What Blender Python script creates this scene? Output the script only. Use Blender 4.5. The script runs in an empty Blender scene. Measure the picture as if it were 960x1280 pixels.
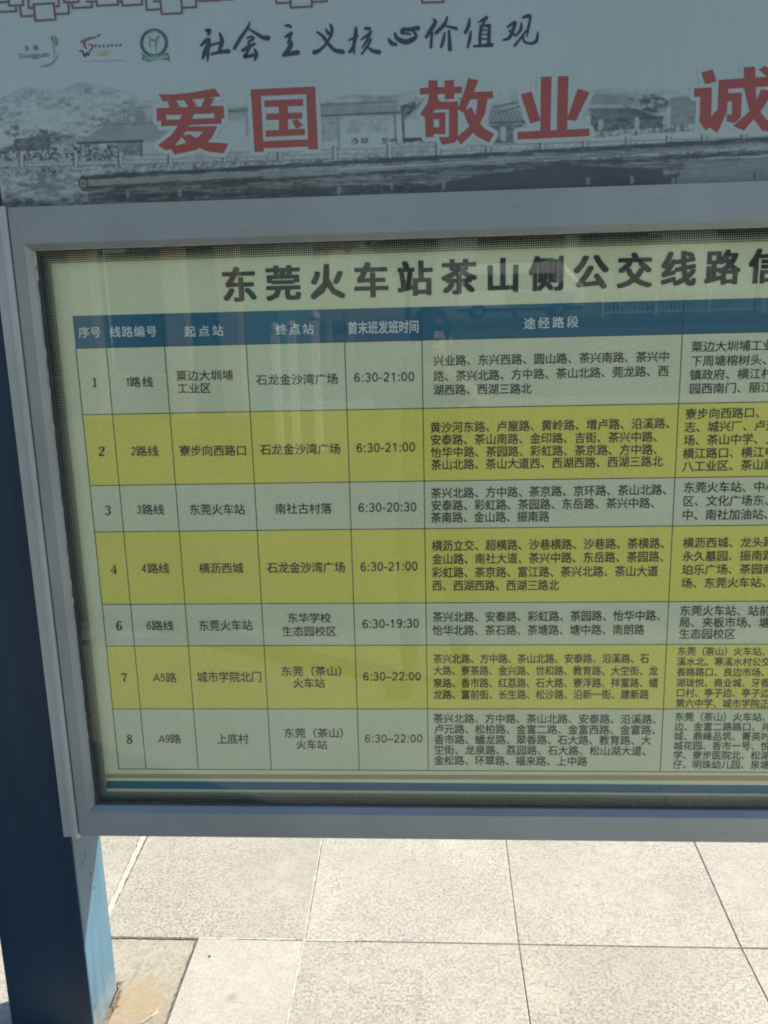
import bpy, bmesh, math, random
import numpy as np
from mathutils import Vector, Matrix, noise as mnoise
random.seed(7); rng = np.random.default_rng(7)
scene = bpy.context.scene
COL = scene.collection

# ------------------------------------------------------------------ camera, light, exposure
S, H = 1.075, 1.666                     # metres per survey unit, eye height
CR = Vector((0.9982162, 0.05422689, -0.02497726)); CU = Vector((0.01278124, 0.21456197, 0.97662675)); CF = Vector((-0.0583186, 0.97520388, -0.21348615))
FPX = 1036.1                            # focal length in pixels of the 960 px wide photograph
CAM = Vector((0, -1.5 * S, H))
cd = bpy.data.cameras.new('camera'); cam = bpy.data.objects.new('camera', cd); COL.objects.link(cam)
cd.sensor_fit = 'VERTICAL'; cd.sensor_height = 36.0; cd.lens = FPX / 1280 * 36.0
cd.clip_start = 0.02; cd.clip_end = 3000
cam.matrix_world = Matrix(((CR.x, CU.x, -CF.x, CAM.x), (CR.y, CU.y, -CF.y, CAM.y), (CR.z, CU.z, -CF.z, CAM.z), (0, 0, 0, 1)))
scene.camera = cam
SUNV = Vector((0.88, 0.48, 0.715)).normalized()
el = math.asin(SUNV.z); az = math.atan2(SUNV.x, SUNV.y)
w = bpy.data.worlds.new('World'); scene.world = w; w.use_nodes = True
nt = w.node_tree; sky = nt.nodes.new('ShaderNodeTexSky'); sky.sky_type = 'NISHITA'; sky.sun_disc = False
sky.sun_elevation = el; sky.sun_rotation = az; sky.air_density = 1.3; sky.dust_density = 1.4; sky.ozone_density = 1.6
nt.links.new(sky.outputs[0], nt.nodes['Background'].inputs[0]); nt.nodes['Background'].inputs[1].default_value = 0.092
sl = bpy.data.lights.new('sun', 'SUN'); sl.energy = 4.95; sl.angle = math.radians(0.53); sl.color = (1.0, 0.895, 0.735)
so = bpy.data.objects.new('sun', sl); COL.objects.link(so); so.rotation_euler = SUNV.to_track_quat('Z', 'Y').to_euler(); so.location = SUNV * 30
scene.view_settings.view_transform = 'Standard'; scene.view_settings.look = 'None'
scene.view_settings.exposure = 0.85; scene.view_settings.gamma = 1.0
scene.render.engine = 'CYCLES'; scene.cycles.max_bounces = 8; scene.cycles.transparent_max_bounces = 12; scene.cycles.filter_width = 1.9

# ------------------------------------------------------------------ survey helpers
def W(x, y, z): return Vector((S * x, S * (y - 1.5), S * z + H))
def ray(u, v): return CF + CR * ((u - 480) / FPX) - CU * ((v - 640) / FPX)
def onY(u, v, y):                       # survey point on an upright plane y (survey units)
    d = ray(u, v); return d * (y / d.y)
def PX(u, v, y=1.5):
    p = onY(u, v, y); return W(p.x, p.y, p.z)
def mirrored(u, v, ydist):              # where a thing seen mirrored in the pane stands, ydist metres behind the pane
    d = ray(u, v); path = (1.487 * S + ydist) / d.y
    return Vector((d.x * path, -0.014 - ydist, H + d.z * path))

# ------------------------------------------------------------------ object helpers
def tag(o, label=None, cat=None, group=None, kind=None):
    if label: o['label'] = label
    if cat: o['category'] = cat
    if group: o['group'] = group
    if kind: o['kind'] = kind
    return o
def empty(name, loc=(0, 0, 0), rz=0, **k):
    o = bpy.data.objects.new(name, None); COL.objects.link(o); o.location = loc; o.rotation_euler = (0, 0, rz)
    o.empty_display_size = 0.1
    return tag(o, **k)
def link(name, me, mat=None, parent=None, smooth=False):
    if mat is not None:
        if not isinstance(mat, (list, tuple)): mat = [mat]
        me.materials.clear()
        for m in mat: me.materials.append(m)
    if smooth:
        me.polygons.foreach_set('use_smooth', [True] * len(me.polygons))
    o = bpy.data.objects.new(name, me); COL.objects.link(o)
    if parent is not None:
        o.parent = parent
        # parts are modelled in world space; only a root Empty has a transform of its own
        if parent.parent is None: o.matrix_parent_inverse = parent.matrix_basis.inverted()
    return o
class MB:
    def __init__(s): s.v = []; s.f = []
    def add(s, vs, fs):
        n = len(s.v); s.v += [tuple(q) for q in vs]; s.f += [tuple(i + n for i in f) for f in fs]; return s
    def box(s, a, b):
        (x0, y0, z0), (x1, y1, z1) = a, b
        return s.add([(x0, y0, z0), (x1, y0, z0), (x1, y1, z0), (x0, y1, z0), (x0, y0, z1), (x1, y0, z1), (x1, y1, z1), (x0, y1, z1)],
                     [(0, 3, 2, 1), (4, 5, 6, 7), (0, 1, 5, 4), (1, 2, 6, 5), (2, 3, 7, 6), (3, 0, 4, 7)])
    def poly(s, pts): return s.add(pts, [tuple(range(len(pts)))])
    def tube(s, pts, rad, n=8, cap=True):
        pts = [Vector(p) for p in pts]; rad = rad if isinstance(rad, (list, tuple)) else [rad] * len(pts)
        vs = []; fs = []
        up = Vector((0.13, 0.21, 1)).normalized()
        for i, p in enumerate(pts):
            d = (pts[min(i + 1, len(pts) - 1)] - pts[max(i - 1, 0)]).normalized()
            if abs(d.dot(up)) > 0.95: a = d.cross(Vector((1, 0, 0.1))).normalized()
            else: a = d.cross(up).normalized()
            b = d.cross(a)
            for k in range(n):
                t = 2 * math.pi * k / n; vs.append(p + (a * math.cos(t) + b * math.sin(t)) * rad[i])
        for i in range(len(pts) - 1):
            for k in range(n):
                fs.append((i * n + k, i * n + (k + 1) % n, (i + 1) * n + (k + 1) % n, (i + 1) * n + k))
        if cap: fs.append(tuple(range(n))[::-1]); fs.append(tuple((len(pts) - 1) * n + k for k in range(n)))
        return s.add(vs, fs)
    def lathe(s, c, prof, n=16):        # prof: (radius, z)
        vs = []; fs = []
        for r, z in prof:
            for k in range(n):
                t = 2 * math.pi * k / n; vs.append((c[0] + r * math.cos(t), c[1] + r * math.sin(t), c[2] + z))
        for i in range(len(prof) - 1):
            for k in range(n): fs.append((i * n + k, i * n + (k + 1) % n, (i + 1) * n + (k + 1) % n, (i + 1) * n + k))
        fs.append(tuple(range(n))[::-1]); fs.append(tuple((len(prof) - 1) * n + k for k in range(n)))
        return s.add(vs, fs)
    def mesh(s, name='m'):
        me = bpy.data.meshes.new(name); me.from_pydata(s.v, [], s.f); me.update(); return me
    def build(s, name, mat, parent=None, bevel=0, smooth=False, segs=2):
        me = s.mesh(name)
        if bevel:
            bm = bmesh.new(); bm.from_mesh(me)
            es = [e for e in bm.edges if len(e.link_faces) == 2 and e.calc_face_angle(0) > 0.5]
            bmesh.ops.bevel(bm, geom=es, offset=bevel, segments=segs, profile=0.7, affect='EDGES')
            bm.to_mesh(me); bm.free()
        return link(name, me, mat, parent, smooth)

# ------------------------------------------------------------------ materials
def mat(name, col=(0.5, 0.5, 0.5), rough=0.5, metal=0.0, spec=0.5, coat=0.0):
    m = bpy.data.materials.new(name); m.use_nodes = True; b = m.node_tree.nodes['Principled BSDF']
    b.inputs['Base Color'].default_value = (*col, 1); b.inputs['Roughness'].default_value = rough
    b.inputs['Metallic'].default_value = metal; b.inputs['Specular IOR Level'].default_value = spec
    b.inputs['Coat Weight'].default_value = coat
    return m
def N(m, t, **k):
    n = m.node_tree.nodes.new(t)
    for a, b in k.items():
        if hasattr(n, a): setattr(n, a, b)
        else: n.inputs[a].default_value = b
    return n
def L(m, a, b): m.node_tree.links.new(a, b)
def noisy(m, col, amt=0.15, scale=6.0, col2=None, bump=0.0, bscale=200.0, detail=6, rvar=0.0, coords='Object', stretch=None):
    """colour varies with two noises; fine relief"""
    b = m.node_tree.nodes['Principled BSDF']; tc = N(m, 'ShaderNodeTexCoord')
    src = tc.outputs[coords]
    if stretch:
        mp = N(m, 'ShaderNodeMapping'); mp.inputs['Scale'].default_value = stretch; L(m, src, mp.inputs['Vector']); src = mp.outputs[0]
    n1 = N(m, 'ShaderNodeTexNoise'); n1.inputs['Scale'].default_value = scale; n1.inputs['Detail'].default_value = detail; L(m, src, n1.inputs['Vector'])
    rp = N(m, 'ShaderNodeValToRGB'); L(m, n1.outputs['Fac'], rp.inputs['Fac'])
    c2 = col2 or tuple(c * (1 - amt * 2) for c in col)
    c1 = tuple(min(1, c * (1 + amt)) for c in col)
    rp.color_ramp.elements[0].position = 0.3; rp.color_ramp.elements[0].color = (*c2, 1)
    rp.color_ramp.elements[1].position = 0.7; rp.color_ramp.elements[1].color = (*c1, 1)
    L(m, rp.outputs[0], b.inputs['Base Color'])
    if bump:
        n2 = N(m, 'ShaderNodeTexNoise'); n2.inputs['Scale'].default_value = bscale; n2.inputs['Detail'].default_value = 4; L(m, tc.outputs[coords], n2.inputs['Vector'])
        bp = N(m, 'ShaderNodeBump'); bp.inputs['Strength'].default_value = bump; bp.inputs['Distance'].default_value = 0.002
        L(m, n2.outputs['Fac'], bp.inputs['Height']); L(m, bp.outputs[0], b.inputs['Normal'])
    if rvar:
        mr = N(m, 'ShaderNodeMapRange'); r0 = b.inputs['Roughness'].default_value
        mr.inputs['To Min'].default_value = max(0, r0 - rvar); mr.inputs['To Max'].default_value = r0 + rvar
        L(m, n1.outputs['Fac'], mr.inputs['Value']); L(m, mr.outputs[0], b.inputs['Roughness'])
    return m
alu = noisy(mat('aluminium_frame', rough=0.36, metal=0.35), (0.32, 0.365, 0.37), 0.10, 3.0, bump=0.12, bscale=900, rvar=0.07)
alu_l = noisy(mat('aluminium_trim', rough=0.36, metal=0.3), (0.41, 0.455, 0.46), 0.06, 5.0, bump=0.1, bscale=900, rvar=0.07)
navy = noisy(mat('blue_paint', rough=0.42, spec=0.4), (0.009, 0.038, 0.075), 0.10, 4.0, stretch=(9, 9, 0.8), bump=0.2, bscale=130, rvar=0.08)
lit_blue = noisy(mat('sunlit_side_blue_paint', rough=0.45), (0.052, 0.135, 0.21), 0.12, 6.0, stretch=(6, 6, 1.0), bump=0.2, bscale=130, rvar=0.08)  # lighter copy of the blue, sunlight put into the colour
rubber = mat('rubber_gasket', (0.03, 0.035, 0.04), 0.7)
sealant = noisy(mat('old_sealant', rough=0.8), (0.42, 0.44, 0.42), 0.2, 90)
paint_ink = {}
def ink(name, col, rough=0.45, amt=0.05):
    if name not in paint_ink: paint_ink[name] = noisy(mat('print_' + name, rough=rough), col, amt, 45.0)
    return paint_ink[name]

# ------------------------------------------------------------------ glyphs and brush strokes
_gc = {}
def glyph(ch, res=2):
    if ch in _gc: return _gc[ch]
    c = bpy.data.curves.new('glyph', 'FONT'); c.body = ch; c.size = 1; c.resolution_u = res; c.fill_mode = 'FRONT'
    o = bpy.data.objects.new('glyph', c); COL.objects.link(o)
    me = bpy.data.meshes.new_from_object(o.evaluated_get(bpy.context.evaluated_depsgraph_get()))
    v = np.array([q.co[:2] for q in me.vertices]) if len(me.vertices) else np.zeros((0, 2))
    f = [tuple(p.vertices) for p in me.polygons]
    bpy.data.objects.remove(o); bpy.data.curves.remove(c); bpy.data.meshes.remove(me)
    _gc[ch] = (v, f); return _gc[ch]
_lay = [0]
def put(mb, ch, org, ex, ez, bold=0.0, ncopy=4):
    """glyph with em vectors ex (along) and ez (up) from org; bold = grow in em"""
    v, f = glyph(ch)
    if not len(f): return
    if bold <= 0: offs = [(0, 0)]
    elif ncopy == 8: offs = [(bold * i * 1.1, bold * j * .72) for i in (-1, 0, 1) for j in (-1, 1)]
    else: offs = [(bold * math.cos(t), bold * math.sin(t)) for t in [math.pi / 4 + 2 * math.pi * k / ncopy for k in range(ncopy)]]
    for ox, oz in offs:
        _lay[0] = (_lay[0] + 1) % 31
        dy = -0.00001 * _lay[0]
        mb.add([org + ex * (a + ox) + ez * (b + oz) + Vector((0, dy, 0)) for a, b in v], f)
def cjk(mb, text, u0, v0, u1, v1, h, y, bold=0.012, nfull=None, ncopy=4, wfac=None):
    """text whose first glyph starts at (u0,v0) and whose nfull-th ends at (u1,v1); v are the middles; h glyph height in photo px"""
    n = nfull or len(text)
    A = PX(u0, v0, y); B = PX(u1, v1, y)
    hh = (PX(u0, v0 - h / 2, y) - PX(u0, v0 + h / 2, y)).length
    em_z = hh / 0.90
    d = (B - A); Lw = d.length; d.normalize()
    # glyph box width 0.90 em; pitch from width
    if n > 1:
        gw = (wfac or 0.87) * Lw / n if wfac else None
        # solve (n-1)*pitch + g = Lw, g = min(hh*1.0, .94*pitch)
        pitch = Lw / (n - 0.08); g = min(0.93 * pitch, hh * 1.06); pitch = (Lw - g) / (n - 1)
    else: g = Lw; pitch = Lw
    ex = d * (g / 0.92); ez = Vector((-d.z, 0, d.x)) * em_z
    for i, c in enumerate(text):
        c0 = A + d * (pitch * i)
        put(mb, c, c0 - ex * 0.045 - ez * 0.38, ex, ez, bold, ncopy)
def latin(mb, text, u0, v0, u1, v1, h, y, bold=0.012, ncopy=4):
    v, f = glyph(text)
    x0, x1 = v[:, 0].min(), v[:, 0].max()
    A = PX(u0, v0, y); B = PX(u1, v1, y); d = B - A; s = d.length / (x1 - x0); d.normalize()
    hh = (PX(u0, v0 - h / 2, y) - PX(u0, v0 + h / 2, y)).length
    if len(text) == 1: s = min(s, hh / 0.69 * 0.95); bold *= .6
    ez = Vector((-d.z, 0, d.x)) * (hh / 0.69)
    put(mb, text, A - d * s * x0 - ez * 0.34, d * s, ez, bold, ncopy)
def smooth_line(pts, k=4):
    P = [np.array(p, float) for p in pts]
    if len(P) < 3: k = 3
    out = []
    for i in range(len(P) - 1):
        p0 = P[max(i - 1, 0)]; p1 = P[i]; p2 = P[i + 1]; p3 = P[min(i + 2, len(P) - 1)]
        for j in range(k):
            t = j / k
            out.append(0.5 * ((2 * p1) + (p2 - p0) * t + (2 * p0 - 5 * p1 + 4 * p2 - p3) * t * t + (3 * p1 - p0 - 3 * p2 + p3) * t ** 3))
    out.append(P[-1]); return out
def brush(mb, pts, off, sc, y, round_ends=True, k=4, grow=0.0):
    """pts (x,y,w) in enlarged-photo pixels"""
    q = smooth_line(pts, k) if k else [np.array(p, float) for p in pts]
    c = [(off[0] + p[0] / sc, off[1] + p[1] / sc, max(p[2], 2 if sc > 1 else .3) / sc / 2 + grow) for p in q]
    _lay[0] = (_lay[0] + 1) % 31; dy = Vector((0, -0.00001 * _lay[0], 0))
    Lf, Rt = [], []
    for i, (x, z, r) in enumerate(c):
        a = c[max(i - 1, 0)]; b = c[min(i + 1, len(c) - 1)]
        dx, dz = b[0] - a[0], b[1] - a[1]; l = math.hypot(dx, dz) or 1; nx, nz = -dz / l * r, dx / l * r
        Lf.append((x + nx, z + nz)); Rt.append((x - nx, z - nz))
    def cap(i, sgn):
        x, z, r = c[i]; a = c[max(i - 1, 0)] if i else c[0]; b = c[i] if i else c[1]
        t0 = math.atan2(b[1] - a[1], b[0] - a[0])
        return [(x + r * math.cos(t0 + t), z + r * math.sin(t0 + t)) for t in ([math.pi / 4, 0, -math.pi / 4] if sgn > 0 else [-3 * math.pi / 4, math.pi, 3 * math.pi / 4])]
    vs = [PX(a[0], a[1], y) + dy for pr in zip(Lf, Rt) for a in pr]
    fs = [(2 * i, 2 * i + 1, 2 * i + 3, 2 * i + 2) for i in range(len(c) - 1)]
    mb.add(vs, fs)
    if round_ends:
        e = cap(len(c) - 1, 1); mb.poly([PX(*a, y) + dy for a in [Lf[-1]] + e + [Rt[-1]]])
        e = cap(0, -1); mb.poly([PX(*a, y) + dy for a in [Rt[0]] + e + [Lf[0]]])
def polypx(mb, pts, off, sc, y):
    _lay[0] = (_lay[0] + 1) % 31; dy = Vector((0, -0.00001 * _lay[0], 0))
    mb.poly([PX(off[0] + a / sc, off[1] + b / sc, y) + dy for a, b in pts])

# ------------------------------------------------------------------ ground and paving
G = H                                   # ground-plane survey scale
def ground_z(x, y):
    if y > -9: return 0.0
    t = min(1.0, (-9 - y) / 33.0); return 2.15 * (t * t * (3 - 2 * t))
gm = noisy(mat('worn_asphalt', rough=0.85), (0.125, 0.125, 0.12), 0.15, 1.3, bump=0.3, bscale=60)
xs = [-1500, -300, -80, -40, -20, -10, -5, 5, 10, 20, 40, 80, 300, 1500]
ys = [-1500, -300, -90, -60, -50, -46, -42, -38, -34, -30, -26, -22, -18, -15, -12, -9, -6, -3, 0, 3, 8, 20, 60, 300, 1500]
mb = MB(); mb.add([(x, y, ground_z(x, y) - 0.034) for y in ys for x in xs], [(j * len(xs) + i, j * len(xs) + i + 1, (j + 1) * len(xs) + i + 1, (j + 1) * len(xs) + i) for j in range(len(ys) - 1) for i in range(len(xs) - 1)])
ground = mb.build('ground', gm); tag(ground, kind='structure')
def slab_mat(name, base, dark, seed, stain=None):
    m = mat(name, base, 0.72); b = m.node_tree.nodes['Principled BSDF']; tc = N(m, 'ShaderNodeTexCoord')
    mp = N(m, 'ShaderNodeMapping'); mp.inputs['Location'].default_value = (seed * 3.1, seed * 1.7, 0); L(m, tc.outputs['Object'], mp.inputs[0])
    def nz(sc, de=5, ro=0.6):
        n = N(m, 'ShaderNodeTexNoise'); n.inputs['Scale'].default_value = sc; n.inputs['Detail'].default_value = de; n.inputs['Roughness'].default_value = ro; L(m, mp.outputs[0], n.inputs['Vector']); return n
    def rng_(src, a, b_, c=0.0, d=1.0):
        r = N(m, 'ShaderNodeMapRange'); r.inputs['From Min'].default_value = a; r.inputs['From Max'].default_value = b_; r.inputs['To Min'].default_value = c; r.inputs['To Max'].default_value = d; L(m, src, r.inputs['Value']); return r.outputs[0]
    def mix(f, c1, c2, typ='MIX'):
        x = N(m, 'ShaderNodeMixRGB', blend_type=typ)
        if isinstance(f, float): x.inputs[0].default_value = f
        else: L(m, f, x.inputs[0])
        for i, c in ((1, c1), (2, c2)):
            if isinstance(c, tuple): x.inputs[i].default_value = (*c, 1)
            else: L(m, c, x.inputs[i])
        return x.outputs[0]
    big = rng_(nz(2.4, 5, 0.6).outputs['Fac'], 0.38, 0.62)
    speck = rng_(nz(120, 5, 0.8).outputs['Fac'], 0.485, 0.565)
    ad = N(m, 'ShaderNodeMath', operation='MULTIPLY_ADD'); L(m, big, ad.inputs[0]); ad.inputs[1].default_value = 0.50; ad.inputs[2].default_value = 0.45
    mul = N(m, 'ShaderNodeMath', operation='MULTIPLY'); L(m, speck, mul.inputs[0]); L(m, ad.outputs[0], mul.inputs[1])
    c = mix(mul.outputs[0], base, dark)
    c = mix(rng_(nz(30, 5, 0.7).outputs['Fac'], 0.45, 0.68, 0.0, 0.40), c, tuple(0.9 * q for q in dark))
    c = mix(rng_(nz(1.3, 4).outputs['Fac'], 0.42, 0.62, 0.0, 0.45), c, tuple(q * 0.62 for q in base))
    c = mix(rng_(nz(11, 6, .75).outputs['Fac'], 0.54, 0.70, 0.0, 0.40), c, tuple(q * 0.60 for q in base))
    c = mix(rng_(nz(5.5, 5, .7).outputs['Fac'], 0.55, 0.72, 0.0, 0.45), c, tuple(min(.62, q * 1.16) for q in base))
    c = mix(rng_(nz(230, 2, 0.5).outputs['Fac'], 0.62, 0.70, 0.0, 0.55), c, (0.13, 0.125, 0.115))
    if stain:
        for (sx, sy, sr, scol, sa) in stain:
            dist = N(m, 'ShaderNodeVectorMath', operation='DISTANCE'); L(m, tc.outputs['Object'], dist.inputs[0]); dist.inputs[1].default_value = (sx, sy, 0)
            nn = nz(14, 4); a2 = N(m, 'ShaderNodeMath', operation='MULTIPLY_ADD'); L(m, nn.outputs['Fac'], a2.inputs[0]); a2.inputs[1].default_value = sr * 1.3; L(m, dist.outputs['Value'], a2.inputs[2])
            c = mix(rng_(a2.outputs[0], sr * 0.6, sr * 1.7, sa, 0.0), c, scol)
    L(m, c, b.inputs['Base Color'])
    bp = N(m, 'ShaderNodeBump'); bp.inputs['Strength'].default_value = 0.35; bp.inputs['Distance'].default_value = 0.0015
    L(m, nz(170, 5, 0.7).outputs['Fac'], bp.inputs['Height']); L(m, bp.outputs[0], b.inputs['Normal'])
    return m
jy = 1.2 * G - 1.5 * S                  # world y of the joint that crosses the picture
def gw(x, y): return (x * G, y * G - 1.5 * S)
SM = [slab_mat('paving_granite_' + n, b, d, i) for i, (n, b, d) in enumerate([
    ('cream', (0.49, 0.472, 0.42), (0.205, 0.21, 0.19)), ('grey', (0.475, 0.457, 0.405), (0.215, 0.205, 0.18)),
    ('pale', (0.505, 0.488, 0.435), (0.215, 0.228, 0.21)), ('warm', (0.48, 0.457, 0.395), (0.195, 0.195, 0.165))])]
sx, sy = gw(-0.462, 1.065); dx_, dy_ = gw(-0.318, 1.075)
SM_stain = slab_mat('paving_granite_rusty', (0.43, 0.41, 0.345), (0.22, 0.205, 0.165), 9, [(sx, sy, 0.09, (0.40, 0.285, 0.15), 0.75), (sx - .05, sy - .1, 0.2, (0.34, 0.26, 0.16), 0.6)])
SM_spot = slab_mat('paving_granite_spotted', (0.52, 0.50, 0.45), (0.38, 0.365, 0.33), 11, [(dx_, dy_, 0.022, (0.24, 0.20, 0.14), 0.75)])
paving = empty('paving', (0, 0, 0)); tag(paving, kind='structure')
def joint_x(k, y):                      # measured joints (survey units of the ground), k=0..3 seen, others regular
    meas = {0: (-0.5815, -0.5946), 1: (-0.2254, -0.2316), 2: (0.1335, 0.1376), 3: (0.4948, 0.5066)}
    a, b = meas.get(k, (-0.5815 + 0.36 * k, -0.5815 + 0.36 * k))
    return a + (b - a) * max(0, min(1.3, (y - 1.2) / 0.28)) if y > 1.2 else a
def slab(x0a, x0b, x1a, x1b, y0, y1, m, gap0=0.0009, gap1=0.0009, gy=0.0012, dz=0.0, label=None):
    c = [(x0a * G + gap0, y0 * G - 1.5 * S + gy), (x1a * G - gap1, y0 * G - 1.5 * S + gy), (x1b * G - gap1, y1 * G - 1.5 * S - gy), (x0b * G + gap0, y1 * G - 1.5 * S - gy)]
    top = dz; bev = 0.0018
    cx = sum(p[0] for p in c) / 4; cy = sum(p[1] for p in c) / 4
    ins = [(p[0] + math.copysign(bev, cx - p[0]), p[1] + math.copysign(bev, cy - p[1])) for p in c]
    vs = [(p[0], p[1], -0.03) for p in c] + [(p[0], p[1], top - bev) for p in c] + [(p[0], p[1], top) for p in ins]
    fs = [(8, 9, 10, 11)] + [(i, (i + 1) % 4, 4 + (i + 1) % 4, 4 + i) for i in range(4)] + [(4 + i, 4 + (i + 1) % 4, 8 + (i + 1) % 4, 8 + i) for i in range(4)]
    o = MB().add(vs, fs).build('paving_slab', m, paving)
    if label: o['label'] = label
for r in range(-5, 9):
    y0, y1 = 1.2 + 0.36 * r, 1.2 + 0.36 * (r + 1)
    for k in range(-6, 10):
        m = SM[rng.integers(0, 4)]; dz = float(rng.uniform(-0.0012, 0.0008))
        if r == 0: m = {-1: SM[3], 0: SM[1], 1: SM[2], 2: SM[0], 3: SM[2]}.get(k, m)
        if r == -1: m = {1: SM[1], 2: SM[3], 3: SM[0]}.get(k, m)
        g0 = g1 = 0.0010
        if r == 0 and k == 0: g0 = 0.006; g1 = 0.003
        if r == 0 and k == -1: g1 = 0.006
        if r == 0 and k == 1: g0 = 0.003
        X = lambda kk, yy: joint_x(kk, yy)
        if r == -1 and k == 0:
            slab(X(0, y0), X(0, y1), -0.4035, -0.4072, y0, y1, SM_stain, g0, 0.004, dz=-0.0035, label='sunken paving slab stained rusty brown beside the post foot')
            slab(-0.4035, -0.4072, X(1, y0), X(1, y1), y0, y1, SM_spot, 0.001, 0.003, dz=0.001, label='whitest narrow paving slab with a brown spot')
            continue
        slab(X(k, y0), X(k, y1), X(k + 1, y0), X(k + 1, y1), y0, y1, m, g0, g1, dz=dz)
bedm = noisy(mat('joint_sand', rough=0.95), (0.40, 0.375, 0.32), 0.3, 25, bump=0.5, bscale=300)
MB().box((-4.6, -2.9, -0.033), (4.9, 5.2, -0.0042)).build('joint_bed', bedm, paving)
mortar = noisy(mat('pale_mortar', rough=0.9), (0.53, 0.51, 0.455), 0.12, 60, bump=0.5, bscale=300)
dirt = noisy(mat('joint_dirt', rough=0.95), (0.21, 0.19, 0.16), 0.3, 80)
def ribbon(name, a, b, wd, z, m, n=40, jitter=0.35, parent=paving, kind=None):
    a = Vector((*a, 0)); b = Vector((*b, 0)); d = (b - a).normalized(); nrm = Vector((-d.y, d.x, 0)); q = MB(); vs = []
    for i in range(n + 1):
        p = a.lerp(b, i / n); l = wd / 2 * (1 + random.uniform(-jitter, jitter)); r_ = wd / 2 * (1 + random.uniform(-jitter, jitter))
        vs += [p + nrm * l + Vector((0, 0, z)), p - nrm * r_ + Vector((0, 0, z))]
    q.add(vs, [(2 * i, 2 * i + 1, 2 * i + 3, 2 * i + 2) for i in range(n)])
    o = q.build(name, m, parent)
    if kind: o['kind'] = kind
    return o
A0 = gw(-0.5815, 1.2); A1 = gw(-0.6035, 1.56); B0 = gw(-0.2254, 1.203); B1 = gw(-0.2334, 1.56); Bm = gw(-0.2254, 0.84)
ribbon('mortar_joint', A0, A1, 0.0185, 0.0012, mortar, jitter=0.25)
ribbon('mortar_joint', B0, B1, 0.006, 0.0009, mortar, jitter=0.35)
ribbon('mortar_joint', Bm, B0, 0.0065, 0.0014, mortar, jitter=0.4)
ribbon('mortar_joint', gw(-0.2254, 1.2003), gw(-0.14, 1.2006), 0.006, 0.0013, mortar, jitter=0.6)
ribbon('mortar_joint', gw(-0.405, 1.2), gw(-0.24, 1.2015), 0.006, 0.0015, mortar, jitter=0.5)
ribbon('dirt_joint', gw(-0.56, 1.2), gw(-0.408, 1.2), 0.0035, -0.001, dirt, jitter=0.7)
ribbon('dirt_joint', gw(0.1335, 1.2), gw(0.1376, 1.5), 0.0025, -0.0012, dirt, jitter=0.8)
ribbon('dirt_joint', gw(0.1335, 1.2), gw(0.129, 0.84), 0.0018, -0.0012, dirt, jitter=0.9)
ribbon('dirt_joint', gw(0.4948, 1.2), gw(0.5066, 1.5), 0.0034, -0.0012, dirt, jitter=0.7)
ribbon('dirt_joint', gw(0.4948, 1.2), gw(0.486, 0.84), 0.0036, -0.0012, dirt, jitter=0.8)
ribbon('dirt_joint', gw(-0.13, 1.2), gw(0.28, 1.2), 0.0022, -0.0012, dirt, jitter=0.9)
ribbon('dirt_joint', gw(-0.4075, 1.197), gw(-0.4045, 0.84), 0.007, -0.002, dirt, jitter=0.4)

# ------------------------------------------------------------------ sign board carcass
# posts
def post(name, x0, x1, label):
    r = empty(name, W(x0, 1.54, 0) * 1.0); r.location.z = 0; tag(r, label, 'post', 'posts of the information board')
    p0 = W(x0, 1.54, 0); p1 = W(x1, 1.676, 0)
    co = MB().box((p0.x, p0.y, 0.004), (p1.x, p1.y, W(0, 0, 0.70).z)).build('column', lit_blue, r, bevel=0.005, segs=3)
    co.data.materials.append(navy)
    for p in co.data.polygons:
        if p.normal.y < -0.8 or p.normal.x < -0.8: p.material_index = 1  # faces turned from the sun take the darker copy, shade in the colour
    MB().box((p0.x - 0.004, p0.y - 0.004, W(0, 0, 0.70).z + 0.001), (p1.x + 0.004, p1.y + 0.004, W(0, 0, 0.705).z + 0.006)).build('cap', alu, r, bevel=0.003)
    MB().box((p0.x - 0.02, p0.y + 0.01, -0.03), (p1.x + 0.012, p1.y - 0.012, 0.005)).build('base_plate', mat('rusted_plate', (0.12, 0.085, 0.06), 0.85), r, bevel=0.001)
    for bx in (p0.x - 0.011, ):
        MB().lathe((bx, p1.y - 0.04, 0.004), [(0.008, 0), (0.008, 0.006), (0.005, 0.0065), (0.005, 0.013)], 10).build('anchor_bolt', mat('bolt_steel', (0.2, 0.19, 0.17), 0.6, 0.6), r)
    return r
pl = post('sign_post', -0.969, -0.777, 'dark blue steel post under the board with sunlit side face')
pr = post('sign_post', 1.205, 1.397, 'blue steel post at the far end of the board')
# splash grime low on the lighter, sun-side blue
b = lit_blue.node_tree.nodes['Principled BSDF']; src = b.inputs['Base Color'].links[0].from_socket
gg = N(lit_blue, 'ShaderNodeNewGeometry'); sp = N(lit_blue, 'ShaderNodeSeparateXYZ'); L(lit_blue, gg.outputs['Position'], sp.inputs[0]); nn = N(lit_blue, 'ShaderNodeTexNoise'); nn.inputs['Scale'].default_value = 35; nn.inputs['Detail'].default_value = 6; L(lit_blue, gg.outputs['Position'], nn.inputs['Vector'])
ma = N(lit_blue, 'ShaderNodeMath', operation='MULTIPLY_ADD'); L(lit_blue, nn.outputs['Fac'], ma.inputs[0]); ma.inputs[1].default_value = 0.16; L(lit_blue, sp.outputs['Z'], ma.inputs[2])
mr = N(lit_blue, 'ShaderNodeMapRange'); mr.inputs['From Min'].default_value = 0.085; mr.inputs['From Max'].default_value = 0.17; mr.inputs['To Min'].default_value = 0.75; mr.inputs['To Max'].default_value = 0.0; L(lit_blue, ma.outputs[0], mr.inputs['Value'])
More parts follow.
